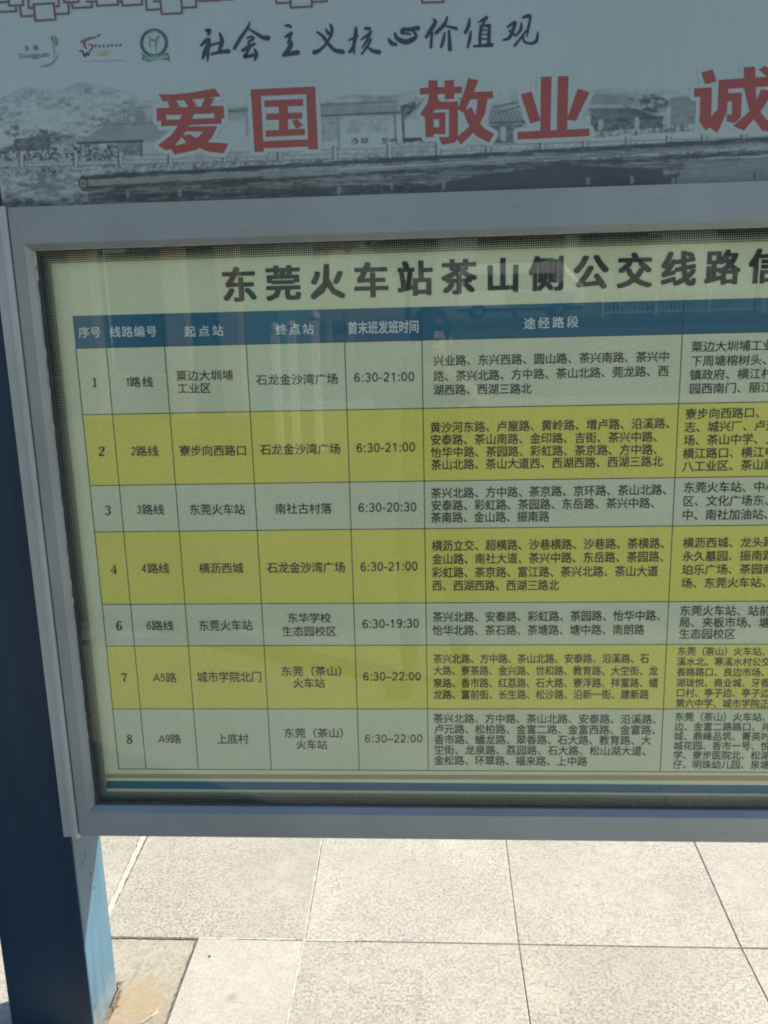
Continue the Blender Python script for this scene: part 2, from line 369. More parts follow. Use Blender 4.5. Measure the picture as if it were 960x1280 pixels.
mxx = N(lit_blue, 'ShaderNodeMixRGB'); L(lit_blue, mr.outputs[0], mxx.inputs[0]); L(lit_blue, src, mxx.inputs[1]); mxx.inputs[2].default_value = (0.17, 0.19, 0.18, 1); L(lit_blue, mxx.outputs[0], b.inputs['Base Color'])
# chipped paint marks on the side face of the left post
px1 = W(-0.777, 0, 0).x + 0.0006
mb = MB()
scr = mat('scratch_dark', (0.02, 0.03, 0.05), 0.8)
def chip(y, z, ln, wd, ang):
    mb = MB()
    ca, sa = math.cos(ang), math.sin(ang)
    pts = []
    for t, ww in ((0, .2), (.3, 1), (.6, .7), (1, .1)):
        pts.append((y + ca * ln * t - sa * wd * ww, z + sa * ln * t + ca * wd * ww))
    for t, ww in ((.85, .5), (.5, .9), (.2, .6)):
        pts.append((y + ca * ln * t + sa * wd * ww, z + sa * ln * t - ca * wd * ww))
    mb.poly([(px1, a, b) for a, b in pts]).build('scratch', scr, pl)
for u, v, ln, wd, ang in [(106, 1075, .025, .0012, 1.2), (104, 1083, .02, .001, 1.9), (113, 1098, .018, .0015, 1.35), (117.5, 1112, .008, .003, 0.6), (112, 1113, .012, .001, 0.4), (119, 1262, .014, .0012, 1.5), (121, 1255, .01, .001, 1.2)]:
    d = ray(u, v); t = (-0.777) / d.x; q = d * t; c = W(q.x, q.y, q.z); chip(c.y, c.z, ln, wd, ang)

# cabinet
X0, X1 = -0.7245, 1.152                 # door frame outer (survey)
cab = empty('display_cabinet', W(0.2, 1.53, -0.988)); tag(cab, 'grey aluminium glazed display case holding the bus timetable', 'display case')
zt, zb, XI0, XI1, ZI1, ZI0 = 0.224, -0.988, -0.7020, 1.1295, 0.163, -0.9358
bw = 0.009                              # bevel run
def member(name, ring):                 # ring: list of quads corners outer->inner profile at both mitred ends
    return None
prof_y = [1.538, 1.4703, 1.470, 1.470, 1.482, 1.4895]
def rect(l, r, b, t): return [(l, b), (r, b), (r, t), (l, t)]
rects = [rect(X0, X1, zb, zt), rect(X0, X1, zb, zt), rect(X0 + .0008, X1 - .0008, zb + .0008, zt - .0008), rect(XI0, XI1, ZI0, ZI1), rect(XI0 + bw, XI1 - bw, ZI0 + bw, ZI1 - bw), rect(XI0 + bw + .0005, XI1 - bw - .0005, ZI0 + bw + .0005, ZI1 - bw - .0005)]
for k, nm in enumerate(['bottom_rail', 'stile', 'top_rail', 'stile']):
    a, b = k, (k + 1) % 4; vs = []
    for rc, yy in zip(rects, prof_y):
        pa, pb = W(rc[a][0], yy, rc[a][1]), W(rc[b][0], yy, rc[b][1])
        d = (pb - pa).normalized() * 0.00025      # hairline mitre joint
        vs += [pa + d, pb - d]
    fs = [(2 * i, 2 * i + 1, 2 * i + 3, 2 * i + 2) for i in range(len(rects) - 1)]
    fs += [tuple(2 * i for i in range(len(rects))), tuple(2 * i + 1 for i in range(len(rects)))[::-1]]
    fs += [(0, 1, 11, 10)]
    MB().add(vs, fs).build('door_' + nm, alu, cab)
# hinge jamb on each side: flat strip plus half-round bead
def jamb(xa, xb, s):
    vs = []; prof = [(0, 1.538), (0, 1.4745), (0.0008, 1.474), (0.0195, 1.474)]
    for i in range(9):
        t = math.pi * i / 8; prof.append((0.0265 - 0.0070 * math.cos(t), 1.474 - 0.0085 * math.sin(t)))
    prof += [(0.0338, 1.476), (0.0342, 1.538)]
    for px_, py in prof:
        x = xa + s * px_
        vs += [W(x, py, zb - .0055), W(x, py, zt + .0015)]
    n = len(prof); fs = [(2 * i, 2 * i + 2, 2 * i + 3, 2 * i + 1) for i in range(n - 1)] + [tuple(2 * i for i in range(n))[::-1], tuple(2 * i + 1 for i in range(n))]
    MB().add(vs, fs).build('hinge_jamb', alu_l, cab)
jamb(-0.7605, 0, 1); jamb(1.188, 0, -1)
a = W(-0.757, 1.545, zb + .01); b = W(1.185, 1.539, zt); MB().box((a.x, W(0, 1.5325, 0).y, a.z), (b.x, W(0, 1.5385, 0).y, b.z)).build('back_panel', navy, cab)
# small drain tab below the bottom rail
p = PX(235, 1049, 1.475); MB().box((p.x - .012, p.y, W(0, 0, zb).z - .0035), (p.x + .012, p.y + .02, W(0, 0, zb).z - .0002)).build('lock_tab', rubber, cab)
# shallow dark scuffs on the door frame
scf = mat('scuff_grey', (0.13, 0.15, 0.155), 0.6)
for k, (u, v, ln, a_) in enumerate([(452, 268, .022, .1), (478, 276, .012, 1.1), (300, 288, .016, -.3), (640, 258, .02, .05), (820, 252, .014, .6), (36, 420, .012, 1.4), (61, 640, .015, 1.5), (78, 820, .01, 1.2), (350, 1035, .018, .05), (700, 1038, .012, -.2), (900, 1042, .016, .1), (150, 290, .01, .5), (560, 1030, .008, .9)]):
    p = PX(u, v, 1.4698); dx_1, dz_1 = math.cos(a_) * ln, math.sin(a_) * ln; nx_1, nz_1 = -math.sin(a_) * .0006, math.cos(a_) * .0006
    MB().poly([(p.x, p.y, p.z), (p.x + dx_1 * .5 - nx_1, p.y, p.z + dz_1 * .5 - nz_1), (p.x + dx_1, p.y, p.z + dz_1), (p.x + dx_1 * .5 + nx_1, p.y, p.z + dz_1 * .5 + nz_1)]).build('scuff', scf, cab)
# gasket
g0 = 0.0088
gi = rect(XI0 + bw + g0, XI1 - bw - g0, ZI0 + bw + g0 * .6, ZI1 - bw - g0 * .4); go = rect(XI0 + bw + .0007, XI1 - bw - .0007, ZI0 + bw + .0007, ZI1 - bw - .0007)
mb = MB()
for k in range(4):
    a, b = k, (k + 1) % 4
    mb.add([W(go[a][0], 1.4865, go[a][1]), W(go[b][0], 1.4865, go[b][1]), W(gi[b][0], 1.4872, gi[b][1]), W(gi[a][0], 1.4872, gi[a][1]), W(gi[b][0], 1.4885, gi[b][1]), W(gi[a][0], 1.4885, gi[a][1])], [(0, 1, 2, 3), (3, 2, 4, 5)])
mb.build('gasket', noisy(mat('slate_gasket', rough=0.75), (0.045, 0.055, 0.06), 0.2, 60), cab)
# old sealant bead crumbs along the jamb side
mb = MB(); prev = None; z = ZI1 - bw - .002; vs = []
zz = z
while zz > ZI0 + 0.02:
    wd = 0.0008 + 0.0022 * max(0, mnoise.noise(Vector((zz * 60, 3.1, 0)))) + (0.0018 if zz > z - 0.05 else 0)
    vs += [W(XI0 + bw - .0006, 1.4815, zz), W(XI0 + bw + wd, 1.4862, zz)]; zz -= 0.004
mb.add(vs, [(2 * i, 2 * i + 1, 2 * i + 3, 2 * i + 2) for i in range(len(vs) // 2 - 1)]); mb.build('sealant_bead', sealant, cab)
mb = MB(); vs = []; xx = XI0 + bw
while xx < XI1 - bw:
    wd = 0.0012 + 0.0008 * max(0, mnoise.noise(Vector((xx * 40, 7.1, 0))))
    vs += [W(xx, 1.4818, ZI1 - bw + .0005), W(xx, 1.4862, ZI1 - bw - wd)]; xx += 0.01
mb.add(vs, [(2 * i, 2 * i + 1, 2 * i + 3, 2 * i + 2) for i in range(len(vs) // 2 - 1)]); mb.build('sealant_bead', sealant, cab)

# glass pane
glass = bpy.data.materials.new('window_glass'); glass.use_nodes = True; m = glass
for n in list(m.node_tree.nodes): m.node_tree.nodes.remove(n)
out = N(m, 'ShaderNodeOutputMaterial'); tr = N(m, 'ShaderNodeBsdfTransparent'); tr.inputs[0].default_value = (0.90, 0.955, 0.91, 1)
tr2 = N(m, 'ShaderNodeBsdfTransparent'); gl = N(m, 'ShaderNodeBsdfGlossy'); gl.inputs['Roughness'].default_value = 0.012
fr = N(m, 'ShaderNodeFresnel'); fr.inputs[0].default_value = 1.5
mu = N(m, 'ShaderNodeMath', operation='MULTIPLY'); mu.inputs[1].default_value = 1.45; mu.use_clamp = True; L(m, fr.outputs[0], mu.inputs[0])
tc = N(m, 'ShaderNodeTexCoord'); nz = N(m, 'ShaderNodeTexNoise'); nz.inputs['Scale'].default_value = 1.0; nz.inputs['Detail'].default_value = 8; nz.inputs['Roughness'].default_value = 0.72; nz.inputs['Distortion'].default_value = 0.6; mpg = N(m, 'ShaderNodeMapping'); mpg.inputs['Scale'].default_value = (3.5, 1, 1.4); mpg.inputs['Rotation'].default_value = (0, 0.35, 0); L(m, tc.outputs['Object'], mpg.inputs[0]); L(m, mpg.outputs[0], nz.inputs['Vector'])
dr = N(m, 'ShaderNodeMapRange'); dr.inputs['From Min'].default_value = 0.45; dr.inputs['From Max'].default_value = 0.72; dr.inputs['To Min'].default_value = 0.004; dr.inputs['To Max'].default_value = 0.045; L(m, nz.outputs['Fac'], dr.inputs['Value'])
df = N(m, 'ShaderNodeBsdfDiffuse'); df.inputs[0].default_value = (0.55, 0.54, 0.48, 1)
mx = N(m, 'ShaderNodeMixShader'); L(m, mu.outputs[0], mx.inputs[0]); L(m, tr.outputs[0], mx.inputs[1]); L(m, gl.outputs[0], mx.inputs[2])
mx1 = N(m, 'ShaderNodeMixShader'); L(m, dr.outputs[0], mx1.inputs[0]); L(m, mx.outputs[0], mx1.inputs[1]); L(m, df.outputs[0], mx1.inputs[2])
ge = N(m, 'ShaderNodeNewGeometry'); mx2 = N(m, 'ShaderNodeMixShader'); L(m, ge.outputs['Backfacing'], mx2.inputs[0]); L(m, mx1.outputs[0], mx2.inputs[1]); L(m, tr2.outputs[0], mx2.inputs[2])
# only the front sheet of the slab reflects: the rear sheet is see-through
sp = N(m, 'ShaderNodeSeparateXYZ'); L(m, ge.outputs['True Normal'], sp.inputs[0]); gt = N(m, 'ShaderNodeMath', operation='GREATER_THAN'); gt.inputs[1].default_value = 0.5; L(m, sp.outputs['Y'], gt.inputs[0])
mx3 = N(m, 'ShaderNodeMixShader'); L(m, gt.outputs[0], mx3.inputs[0]); L(m, mx2.outputs[0], mx3.inputs[1]); L(m, tr2.outputs[0], mx3.inputs[2]); L(m, mx3.outputs[0], out.inputs[0])
a = W(XI0 + bw + .001, 1.4875, ZI0 + bw + .001); b = W(XI1 - bw - .001, 1.4905, ZI1 - bw - .001)
MB().box(a, b).build('glass_pane', glass, cab)
# printed halftone border on the back of the pane
frit = bpy.data.materials.new('halftone_border'); frit.use_nodes = True; m = frit
for n in list(m.node_tree.nodes): m.node_tree.nodes.remove(n)
out = N(m, 'ShaderNodeOutputMaterial'); tc = N(m, 'ShaderNodeTexCoord'); sp = N(m, 'ShaderNodeSeparateXYZ'); L(m, tc.outputs['Object'], sp.inputs[0])
at = N(m, 'ShaderNodeAttribute'); at.attribute_name = 'inward'
def cell(o):
    a_ = N(m, 'ShaderNodeMath', operation='MULTIPLY'); L(m, o, a_.inputs[0]); a_.inputs[1].default_value = 1 / 0.0040
    f_ = N(m, 'ShaderNodeMath', operation='FRACT'); L(m, a_.outputs[0], f_.inputs[0])
    s_ = N(m, 'ShaderNodeMath', operation='SUBTRACT'); L(m, f_.outputs[0], s_.inputs[0]); s_.inputs[1].default_value = 0.5
    b_ = N(m, 'ShaderNodeMath', operation='ABSOLUTE'); L(m, s_.outputs[0], b_.inputs[0]); return b_.outputs[0]
mxn = N(m, 'ShaderNodeMath', operation='MAXIMUM'); L(m, cell(sp.outputs['X']), mxn.inputs[0]); L(m, cell(sp.outputs['Z']), mxn.inputs[1])
mr = N(m, 'ShaderNodeMapRange'); mr.inputs['From Max'].default_value = 0.026; mr.inputs['To Min'].default_value = 0.16; mr.inputs['To Max'].default_value = 0.40; L(m, at.outputs['Fac'], mr.inputs['Value'])
gt = N(m, 'ShaderNodeMath', operation='GREATER_THAN'); L(m, mxn.outputs[0], gt.inputs[0]); L(m, mr.outputs[0], gt.inputs[1])
tr = N(m, 'ShaderNodeBsdfTransparent'); df = N(m, 'ShaderNodeBsdfDiffuse'); df.inputs[0].default_value = (0.018, 0.025, 0.028, 1)
mx = N(m, 'ShaderNodeMixShader'); L(m, gt.outputs[0], mx.inputs[0]); L(m, tr.outputs[0], mx.inputs[1]); L(m, df.outputs[0], mx.inputs[2]); L(m, mx.outputs[0], out.inputs[0])
fo = rect(XI0 + bw + .001, XI1 - bw - .001, ZI0 + bw + .001, ZI1 - bw - .001); wL, wT, wB = 0.0255, 0.0225, 0.026
fi = rect(fo[0][0] + wL, fo[1][0] - wL, fo[0][1] + wB, fo[2][1] - wT)
mb = MB()
for k in range(4):
    a, b = k, (k + 1) % 4
    mb.add([W(fo[a][0], 1.4909, fo[a][1]), W(fo[b][0], 1.4909, fo[b][1]), W(fi[b][0], 1.4909, fi[b][1]), W(fi[a][0], 1.4909, fi[a][1])], [(0, 1, 2, 3)])
o = mb.build('halftone_border', frit, cab); at = o.data.attributes.new('inward', 'FLOAT', 'POINT')
at.data.foreach_set('value', [0.0, 0.0, 0.026, 0.026] * 4)

# rear half of the double-sided board, same depth behind the posts
rear = empty('rear_cabinet', W(0.2, 1.72, -0.988)); tag(rear, 'second display case mounted back to back behind the posts', 'display case')
a = W(-0.76, 1.680, -0.988); b = W(1.19, 1.755, 0.64); MB().box(a, b).build('carcass', alu, rear, bevel=0.003)
a = W(-0.70, 1.7555, -0.93); b = W(1.13, 1.757, 0.16); MB().box(a, b).build('glazing', mat('dark_glazing', (0.1, 0.13, 0.13), 0.08), rear)

# ------------------------------------------------------------------ timetable poster
YP = 1.4995
def paper(name, col, amt=0.035, rough=0.5):
    m = mat(name, col, rough); noisy(m, col, amt, 5.0, detail=8, col2=tuple(c * (1 - amt) * (1.0 if i != 2 else .95) for i, c in enumerate(col)))
    # faint specks of age
    b = m.node_tree.nodes['Principled BSDF']; src = b.inputs['Base Color'].links[0].from_socket
    tc = N(m, 'ShaderNodeTexCoord'); n = N(m, 'ShaderNodeTexNoise'); n.inputs['Scale'].default_value = 240; n.inputs['Detail'].default_value = 3; L(m, tc.outputs['Object'], n.inputs['Vector'])
    r = N(m, 'ShaderNodeMapRange'); r.inputs['From Min'].default_value = 0.35; r.inputs['From Max'].default_value = 0.65; r.inputs['To Min'].default_value = 0.93; r.inputs['To Max'].default_value = 1.05; L(m, n.outputs['Fac'], r.inputs['Value'])
    x = N(m, 'ShaderNodeMixRGB', blend_type='MULTIPLY'); x.inputs[0].default_value = 1; L(m, src, x.inputs[1]); L(m, r.outputs[0], x.inputs[2]); L(m, x.outputs[0], b.inputs['Base Color'])
    n3 = N(m, 'ShaderNodeTexVoronoi'); n3.inputs['Scale'].default_value = 9; L(m, tc.outputs['Object'], n3.inputs['Vector'])
    r3 = N(m, 'ShaderNodeMapRange'); r3.inputs['From Min'].default_value = 0.010; r3.inputs['From Max'].default_value = 0.016; r3.inputs['To Min'].default_value = 0.45; r3.inputs['To Max'].default_value = 0; L(m, n3.outputs['Distance'], r3.inputs['Value'])
    x3 = N(m, 'ShaderNodeMixRGB'); L(m, r3.outputs[0], x3.inputs[0]); L(m, x.outputs[0], x3.inputs[1]); x3.inputs[2].default_value = (0.12, 0.1, 0.05, 1); L(m, x3.outputs[0], b.inputs['Base Color'])
    return m
m_pap = paper('poster_paper', (0.68, 0.72, 0.49)); m_row = paper('row_pale', (0.655, 0.69, 0.49)); m_yel = paper('row_yellow', (0.77, 0.705, 0.135))
m_hdr = paper('header_blue', (0.006, 0.12, 0.21)); m_ora = paper('stripe_orange', (0.42, 0.32, 0.15)); m_blk = ink('black', (0.02, 0.024, 0.028)); m_wht = ink('white', (0.62, 0.70, 0.68))
m_grid = ink('grid', (0.05, 0.075, 0.06))
poster = empty('timetable_poster', W(0.2, YP, -0.96)); tag(poster, 'printed bus route timetable with blue header and yellow striped rows', 'poster')
a = W(-0.7085, YP, -0.950); b = W(1.135, YP + .0006, 0.172); MB().box((a.x, a.y, a.z), (b.x, b.y, b.z)).build('paper', m_pap, poster)
XR = 1.08
rowv = [(395, 375), (435.5, 417.5), (518.5, 504.5), (607, 597), (665, 657.5), (755.5, 752), (807.5, 805.5), (886, 886), (961, 964.5)]
colx = [-0.6416, -0.5854, -0.4781, -0.3292, -0.152, -0.0145, 0.4374]
rowz = [0.0396, -0.0196, -0.139, -0.2723, -0.3618, -0.5059, -0.5901, -0.7223, -0.8538]
LU = [88.5, 95, 103.5, 113, 120, 129, 134, 141.5, 148]; RU = [854, 852.5, 848.5, 843.5, 839.5, 835.5, 832.5, 829.5, 827.5]
def zrow(i, x):                          # printed row lines bow very slightly: the paper is not quite square to the frame
    l = onY(LU[i], rowv[i][0], YP); r = onY(RU[i], rowv[i][1], YP)
    t = (x - l.x) / (r.x - l.x); return l.z + (r.z - l.z) * t
def xcol(j, i): return colx[j]
def band(name, i0, i1, m, dy):
    n = 24; vs = []
    for k in range(n + 1):
        x = colx[0] + (XR - colx[0]) * k / n
        vs += [W(x, YP - dy, zrow(i0, x)), W(x, YP - dy, zrow(i1, x))]
    return MB().add(vs, [(2 * k, 2 * k + 1, 2 * k + 3, 2 * k + 2) for k in range(n)]).build(name, m, poster)
bands = [band('header_band', 0, 1, m_hdr, 0.0003)]
for i in range(1, 8): bands.append(band('table_row', i, i + 1, m_row if i % 2 else m_yel, 0.0003))
for i in range(1, 9):
    n = 24; vs = []
    for k in range(n + 1):
        x = colx[0] + (XR - colx[0]) * k / n; z_ = zrow(i, x); vs += [W(x, YP - .0006, z_ + .0008), W(x, YP - .0006, z_ - .0008)]
    MB().add(vs, [(2 * k, 2 * k + 1, 2 * k + 3, 2 * k + 2) for k in range(n)]).build('grid_line', m_grid, poster)
for j in range(8):
    x = colx[j] if j < 7 else XR
    z0_ = zrow(0 if 0 < j < 7 else 1, x); z1_ = zrow(8, x)
    MB().poly([W(x - .00075, YP - .0007, z1_), W(x + .00075, YP - .0007, z1_), W(x + .00075, YP - .0007, z0_), W(x - .00075, YP - .0007, z0_)]).build('grid_line', m_grid, poster)
for nm, c_, va, vb, ua, m in (('orange_stripe', 0, 967.2, 969.5, 132, m_ora), ('blue_stripe', 0, 975.8, 981.5, 133, m_hdr)):
    hgt = 5.4 if nm[0] == 'o' else 9.6
    p0, p1 = PX(ua, va, YP), PX(960, vb, YP); q0, q1 = PX(ua, va + hgt, YP), PX(960, vb + hgt + 1, YP)
    k = (W(1.135, 0, 0).x - p0.x) / (p1.x - p0.x)
    f_ = lambda A_, B_: A_ + (B_ - A_) * k
    MB().poly([v_ + Vector((0, -.0004, 0)) for v_ in (q0, f_(q0, q1), f_(p0, p1), p0)]).build(nm, m, poster)
YT = YP - 0.0009
# header lettering
def hdr(*a_, **k_):
    mb = MB(); cjk(mb, *a_, **k_); mb.build('lettering', m_wht, bands[0])
hdr('序号', 98.5, 415.5, 126, 415.2, 13, YT, .02); hdr('线路编号', 137.5, 415, 196, 414, 13, YT, .02)
hdr('起点站', 231, 414.5, 279, 413, 13, YT, .02); hdr('终点站', 345, 412, 392, 411, 13, YT, .02)
hdr('首末班发班时间', 435, 410, 523.5, 408, 15, YT, .028); hdr('途经路段', 655, 404.5, 723, 402, 13.5, YT, .02)

# title
TT = '东莞火车站茶山侧公交线路信'
for k in range(13):
    mb = MB(); u_ = 278.5 + 54.95 * k; v_ = 356 - 23.5 * k / 12; cjk(mb, TT[k], u_, v_ + .3, u_ + 41.5, v_ - .9, 41, YT, .031, ncopy=8)
    mb.build('title_character', m_blk, poster)
B6 = [
 (1, 13, 21, [('兴业路、东兴西路、圆山路、茶兴南路、茶兴中', 542, 451, 837, 445.5, 21), ('路、茶兴北路、方中路、茶山北路、莞龙路、西', 542, 470.5, 836, 463.5, 21), ('湖西路、西湖三路北', 542, 487.5, 664.5, 485.5, 9)]),
 (2, 13, 21, [('黄沙河东路、卢屋路、黄岭路、增卢路、沿溪路、', 538, 534.5, 831.5, 529, 21), ('安泰路、茶山南路、金印路、吉街、茶兴中路、', 538.5, 550, 816, 545.8, 20), ('怡华中路、茶园路、彩虹路、茶京路、方中路、', 539, 565.5, 816, 561.8, 20), ('茶山北路、茶山大道西、西湖西路、西湖三路北', 539, 581, 828.5, 576.5, 21)]),
 (3, 13, 21, [('茶兴北路、方中路、茶京路、京环路、茶山北路、', 539, 616.5, 827.5, 612, 21), ('安泰路、彩虹路、茶园路、东岳路、茶兴中路、', 539, 632, 812.5, 628.5, 20), ('茶南路、金山路、振南路', 539, 647, 686.5, 645.5, 11)]),
 (4, 13, 21, [('横沥立交、超横路、沙巷横路、沙巷路、茶横路、', 540, 682.3, 825, 679, 21), ('金山路、南社大道、茶兴中路、东岳路、茶园路、', 540.5, 699, 824, 695.7, 21), ('彩虹路、茶京路、富江路、茶兴北路、茶山大道', 540.5, 715.7, 822.5, 713.7, 21), ('西、西湖西路、西湖三路北', 540.5, 732, 698.5, 731.5, 12)]),
 (5, 12.5, 21, [('茶兴北路、安泰路、彩虹路、茶园路、怡华中路、', 541, 771.3, 820, 769.3, 21), ('怡华北路、茶石路、茶塘路、塘中路、南朗路', 541, 788, 805.5, 787, 20)]),
 (6, 11.5, 21, [('茶兴北路、方中路、茶山北路、安泰路、沿溪路、石', 542, 823.5, 811.5, 823, 23), ('大路、寮茶路、金兴路、世和路、教育路、大坣街、龙', 542, 838.3, 822.5, 838.5, 24), ('泉路、香市路、红荔路、石大路、寮浮路、祥富路、蟠', 542, 853.7, 822.5, 853.5, 24), ('龙路、富前街、长生路、松沙路、沿新一街、建新路', 542, 868.3, 811, 868, 23)]),
 (7, 11.5, 21, [('茶兴北路、方中路、茶山北路、安泰路、沿溪路、', 542, 898, 815, 899, 21), ('卢元路、松柏路、金富二路、金富西路、金富路、', 543, 911.2, 814, 912.5, 21), ('香市路、蟠龙路、翠香路、石大路、教育路、大', 543, 924.2, 814, 925.5, 21), ('坣街、龙泉路、荔园路、石大路、松山湖大道、', 543, 937.2, 802, 938.7, 20), ('金松路、环翠路、福来路、上中路', 543, 950.3, 734, 951.7, 15)])]
C7 = [
 (1, 13, 14.9, [('粟边大圳埔工业', 864.6, 433.5), ('下周塘榕树头、', 864, 451.5), ('镇政府、横江村', 862.7, 468.8), ('园西南门、丽江', 862, 486)]),
 (2, 13, 14.6, [('寮步向西路口、', 857.2, 517.5), ('志、城兴厂、卢边', 856, 534), ('场、茶山中学、上', 855, 550.5), ('横江路口、横江电', 854, 567), ('八工业区、茶山路', 853.3, 583)]),
 (3, 13, 14.6, [('东莞火车站、中心', 855, 609.5), ('区、文化广场东、', 854, 626.5), ('中、南社加油站、', 853, 643.8)]),
 (4, 12.5, 14.4, [('横沥西城、龙头路', 854, 678.7), ('永久墓园、振南路', 853.3, 695.5), ('珀乐广场、茶园商', 853, 712.3), ('场、东莞火车站、', 852, 729)]),
 (5, 12.5, 14.2, [('东莞火车站、站前', 850.2, 763.2), ('局、夹板市场、塘', 849.6, 777.8), ('生态园校区', 849, 792.2)]),
 (6, 10.5, 11.7, [('东莞（茶山）火车站、', 847.3, 814), ('溪水北、寒溪水村公交', 846.8, 827), ('香路路口、良边市场、', 846.2, 840), ('湖珑悦、商业城、牙香', 845.8, 853.3), ('口村、亭子边、亭子边', 845.5, 866), ('第六中学、城市学院正', 845, 879)]),
 (7, 10.5, 12.1, [('东莞（茶山）火车站、', 844, 896), ('边、金富二路路口、兆', 843.3, 908.3), ('城、鼎峰品筑、菁英时', 842.8, 920.2), ('城花园、香市一号、悦', 842.3, 932), ('学、寮步医院北、松湖', 842, 943.8), ('仔、明珠幼儿园、泉塘', 841.6, 955.5)])]
REST = {
 1: [('路线', 162.5, 477.5, 191, 477.3, 12.5), ('粟边大圳埔', 220.5, 469.7, 291, 468.8, 12.5), ('工业区', 222, 485.5, 263.5, 485, 12.5), ('石龙金沙湾广场', 320.5, 475, 422.5, 473.5, 13)],
 2: [('路线', 170.5, 564, 198, 563.8, 12.5), ('寮步向西路口', 224.5, 563.5, 308.5, 563, 13), ('石龙金沙湾广场', 325.5, 562, 425.5, 561, 13)],
 3: [('路线', 178, 637, 205, 636.8, 12.5), ('东莞火车站', 237, 637, 306, 636.5, 13), ('南社古村落', 344, 636, 414.5, 635.5, 13)],
 4: [('路线', 184.5, 710.5, 211.5, 710.3, 12.5), ('横沥西城', 249, 710.3, 304, 710, 12.5), ('石龙金沙湾广场', 334, 709.7, 431.5, 709, 13)],
 5: [('路线', 190, 782, 217, 782, 12), ('东莞火车站', 248.5, 782, 315.5, 781.5, 13), ('东华学校', 359.5, 772.5, 413.5, 772.3, 12), ('生态园校区', 353, 789.3, 420.5, 789, 12)],
 6: [('路', 207.5, 847, 220.5, 847, 12), ('城市学院北门', 246.5, 846.3, 327, 846, 13), ('东莞（茶山）', 351.5, 839.2, 436, 839, 12), ('火车站', 366.5, 854, 406, 853.8, 12)],
 7: [('路', 213, 923.5, 226, 923.5, 11.5), ('上底村', 271.5, 923.5, 310.5, 923.5, 12.5), ('东莞（茶山）', 355, 916.3, 438, 916.3, 11.5), ('火车站', 370.5, 930.7, 409, 930.7, 11.5)]}
LAT = {1: [('1', 157, 477.7, 160, 477.7, 10.5), ('6:30-21:00', 442.5, 472, 518, 470.5, 11.5)], 2: [('2', 164, 564, 169.5, 564, 10.5), ('6:30-21:00', 445.5, 560, 519, 558.5, 11.5)],
 3: [('3', 171, 637, 176.5, 637, 10.5), ('6:30-20:30', 448, 634.5, 520.5, 633.5, 11.5)], 4: [('4', 177.5, 710.5, 183.5, 710.5, 10.5), ('6:30-21:00', 450.5, 708.5, 522, 707.5, 11.5)],
 5: [('6', 183.5, 782, 189, 782, 10.5), ('6:30-19:30', 453, 780, 523.5, 779, 11)], 6: [('A5', 192, 847, 206.5, 847, 10), ('6:30–22:00', 454, 845.7, 526, 845.3, 10.5)], 7: [('A9', 198.5, 923.5, 212.5, 923.5, 9.5), ('6:30–22:00', 456, 923.3, 528, 923, 10)]}
def arc(cx, cy, rx, ry, a0, a1, n=9): return [(cx + rx * math.cos(math.radians(a0 + (a1 - a0) * k / n)), cy + ry * math.sin(math.radians(a0 + (a1 - a0) * k / n)), 9.6) for k in range(n + 1)]
def ln_(*p): return [(a, b, 9.6) for a, b in p]
GROT = {'0': (55, [arc(27, 36, 18, 32, 0, 360, 18)]), '1': (55, [ln_((13, 18), (22, 14), (29, 3)), ln_((30, 1), (30, 71))]),
 '2': (55, [arc(27, 21, 17, 17, 190, 395, 9) + [(30, 46, 9.6), (14, 58, 9.6), (9, 66, 9.6)], ln_((6, 67), (46, 67))]),
 '3': (55, [arc(26, 20, 16, 16, 200, 430, 10), ln_((22, 35), (30, 35)), arc(26, 51, 18, 17, -80, 160, 10)]),
 '4': (55, [ln_((35, 1), (35, 71)), ln_((34, 4), (5, 50)), ln_((2, 51), (49, 51))]),
 '5': (55, [ln_((14, 5), (43, 5)), ln_((14, 4), (10, 36)), [(10, 35, 9.6), (18, 28, 9.6)] + arc(27, 47, 18, 20, -80, 150, 10)]),
 '6': (55, [arc(27, 49, 17, 18, 0, 360, 14), [(42, 16, 9.6), (34, 5, 9.6), (24, 4.5, 9.6), (14, 14, 9.6), (9, 32, 9.6), (10, 50, 9.6)]]),
 '7': (55, [ln_((6, 5), (47, 5)), [(46, 6, 9.6), (30, 30, 9.6), (21, 71, 9.6)]]), '8': (55, [arc(27, 19, 15, 15, 0, 360, 12), arc(27, 51, 18, 17, 0, 360, 12)]),
 '9': (55, [arc(27, 22, 17, 18, 0, 360, 14), [(12, 56, 9.6), (20, 66, 9.6), (30, 66, 9.6), (40, 56, 9.6), (45, 40, 9.6), (44, 24, 9.6)]]),
 ':': (28, [[(14, 19, 12), (14, 30, 12)], [(14, 60, 12), (14, 71, 12)]]), '-': (33, [ln_((3, 45), (29, 45))]), '–': (50, [ln_((1, 45), (49, 45))]), 'A': (66, [ln_((33, 2), (3, 71)), ln_((33, 2), (63, 71)), ln_((13, 49), (53, 49))])}
def grot(mb, text, u0, v0, u1, v1, h, y):
    tot = sum(GROT[c][0] for c in text) - 8; sx_ = (u1 - u0) / tot if len(text) > 1 else h / 72 * .8; sz_ = h / 72; x = -3
    for c in text:
        adv, sts = GROT[c]
        for st_ in sts:
            base = len(mb.v); t0 = (v0 + (v1 - v0) * (x / tot))
            brush(mb, [(u0 + (x + a) * sx_, t0 - h / 2 + b * sz_, wd * (sx_ + sz_) / 2) for a, b, wd in st_], (0, 0), 1, y, False, 2)
        x += adv
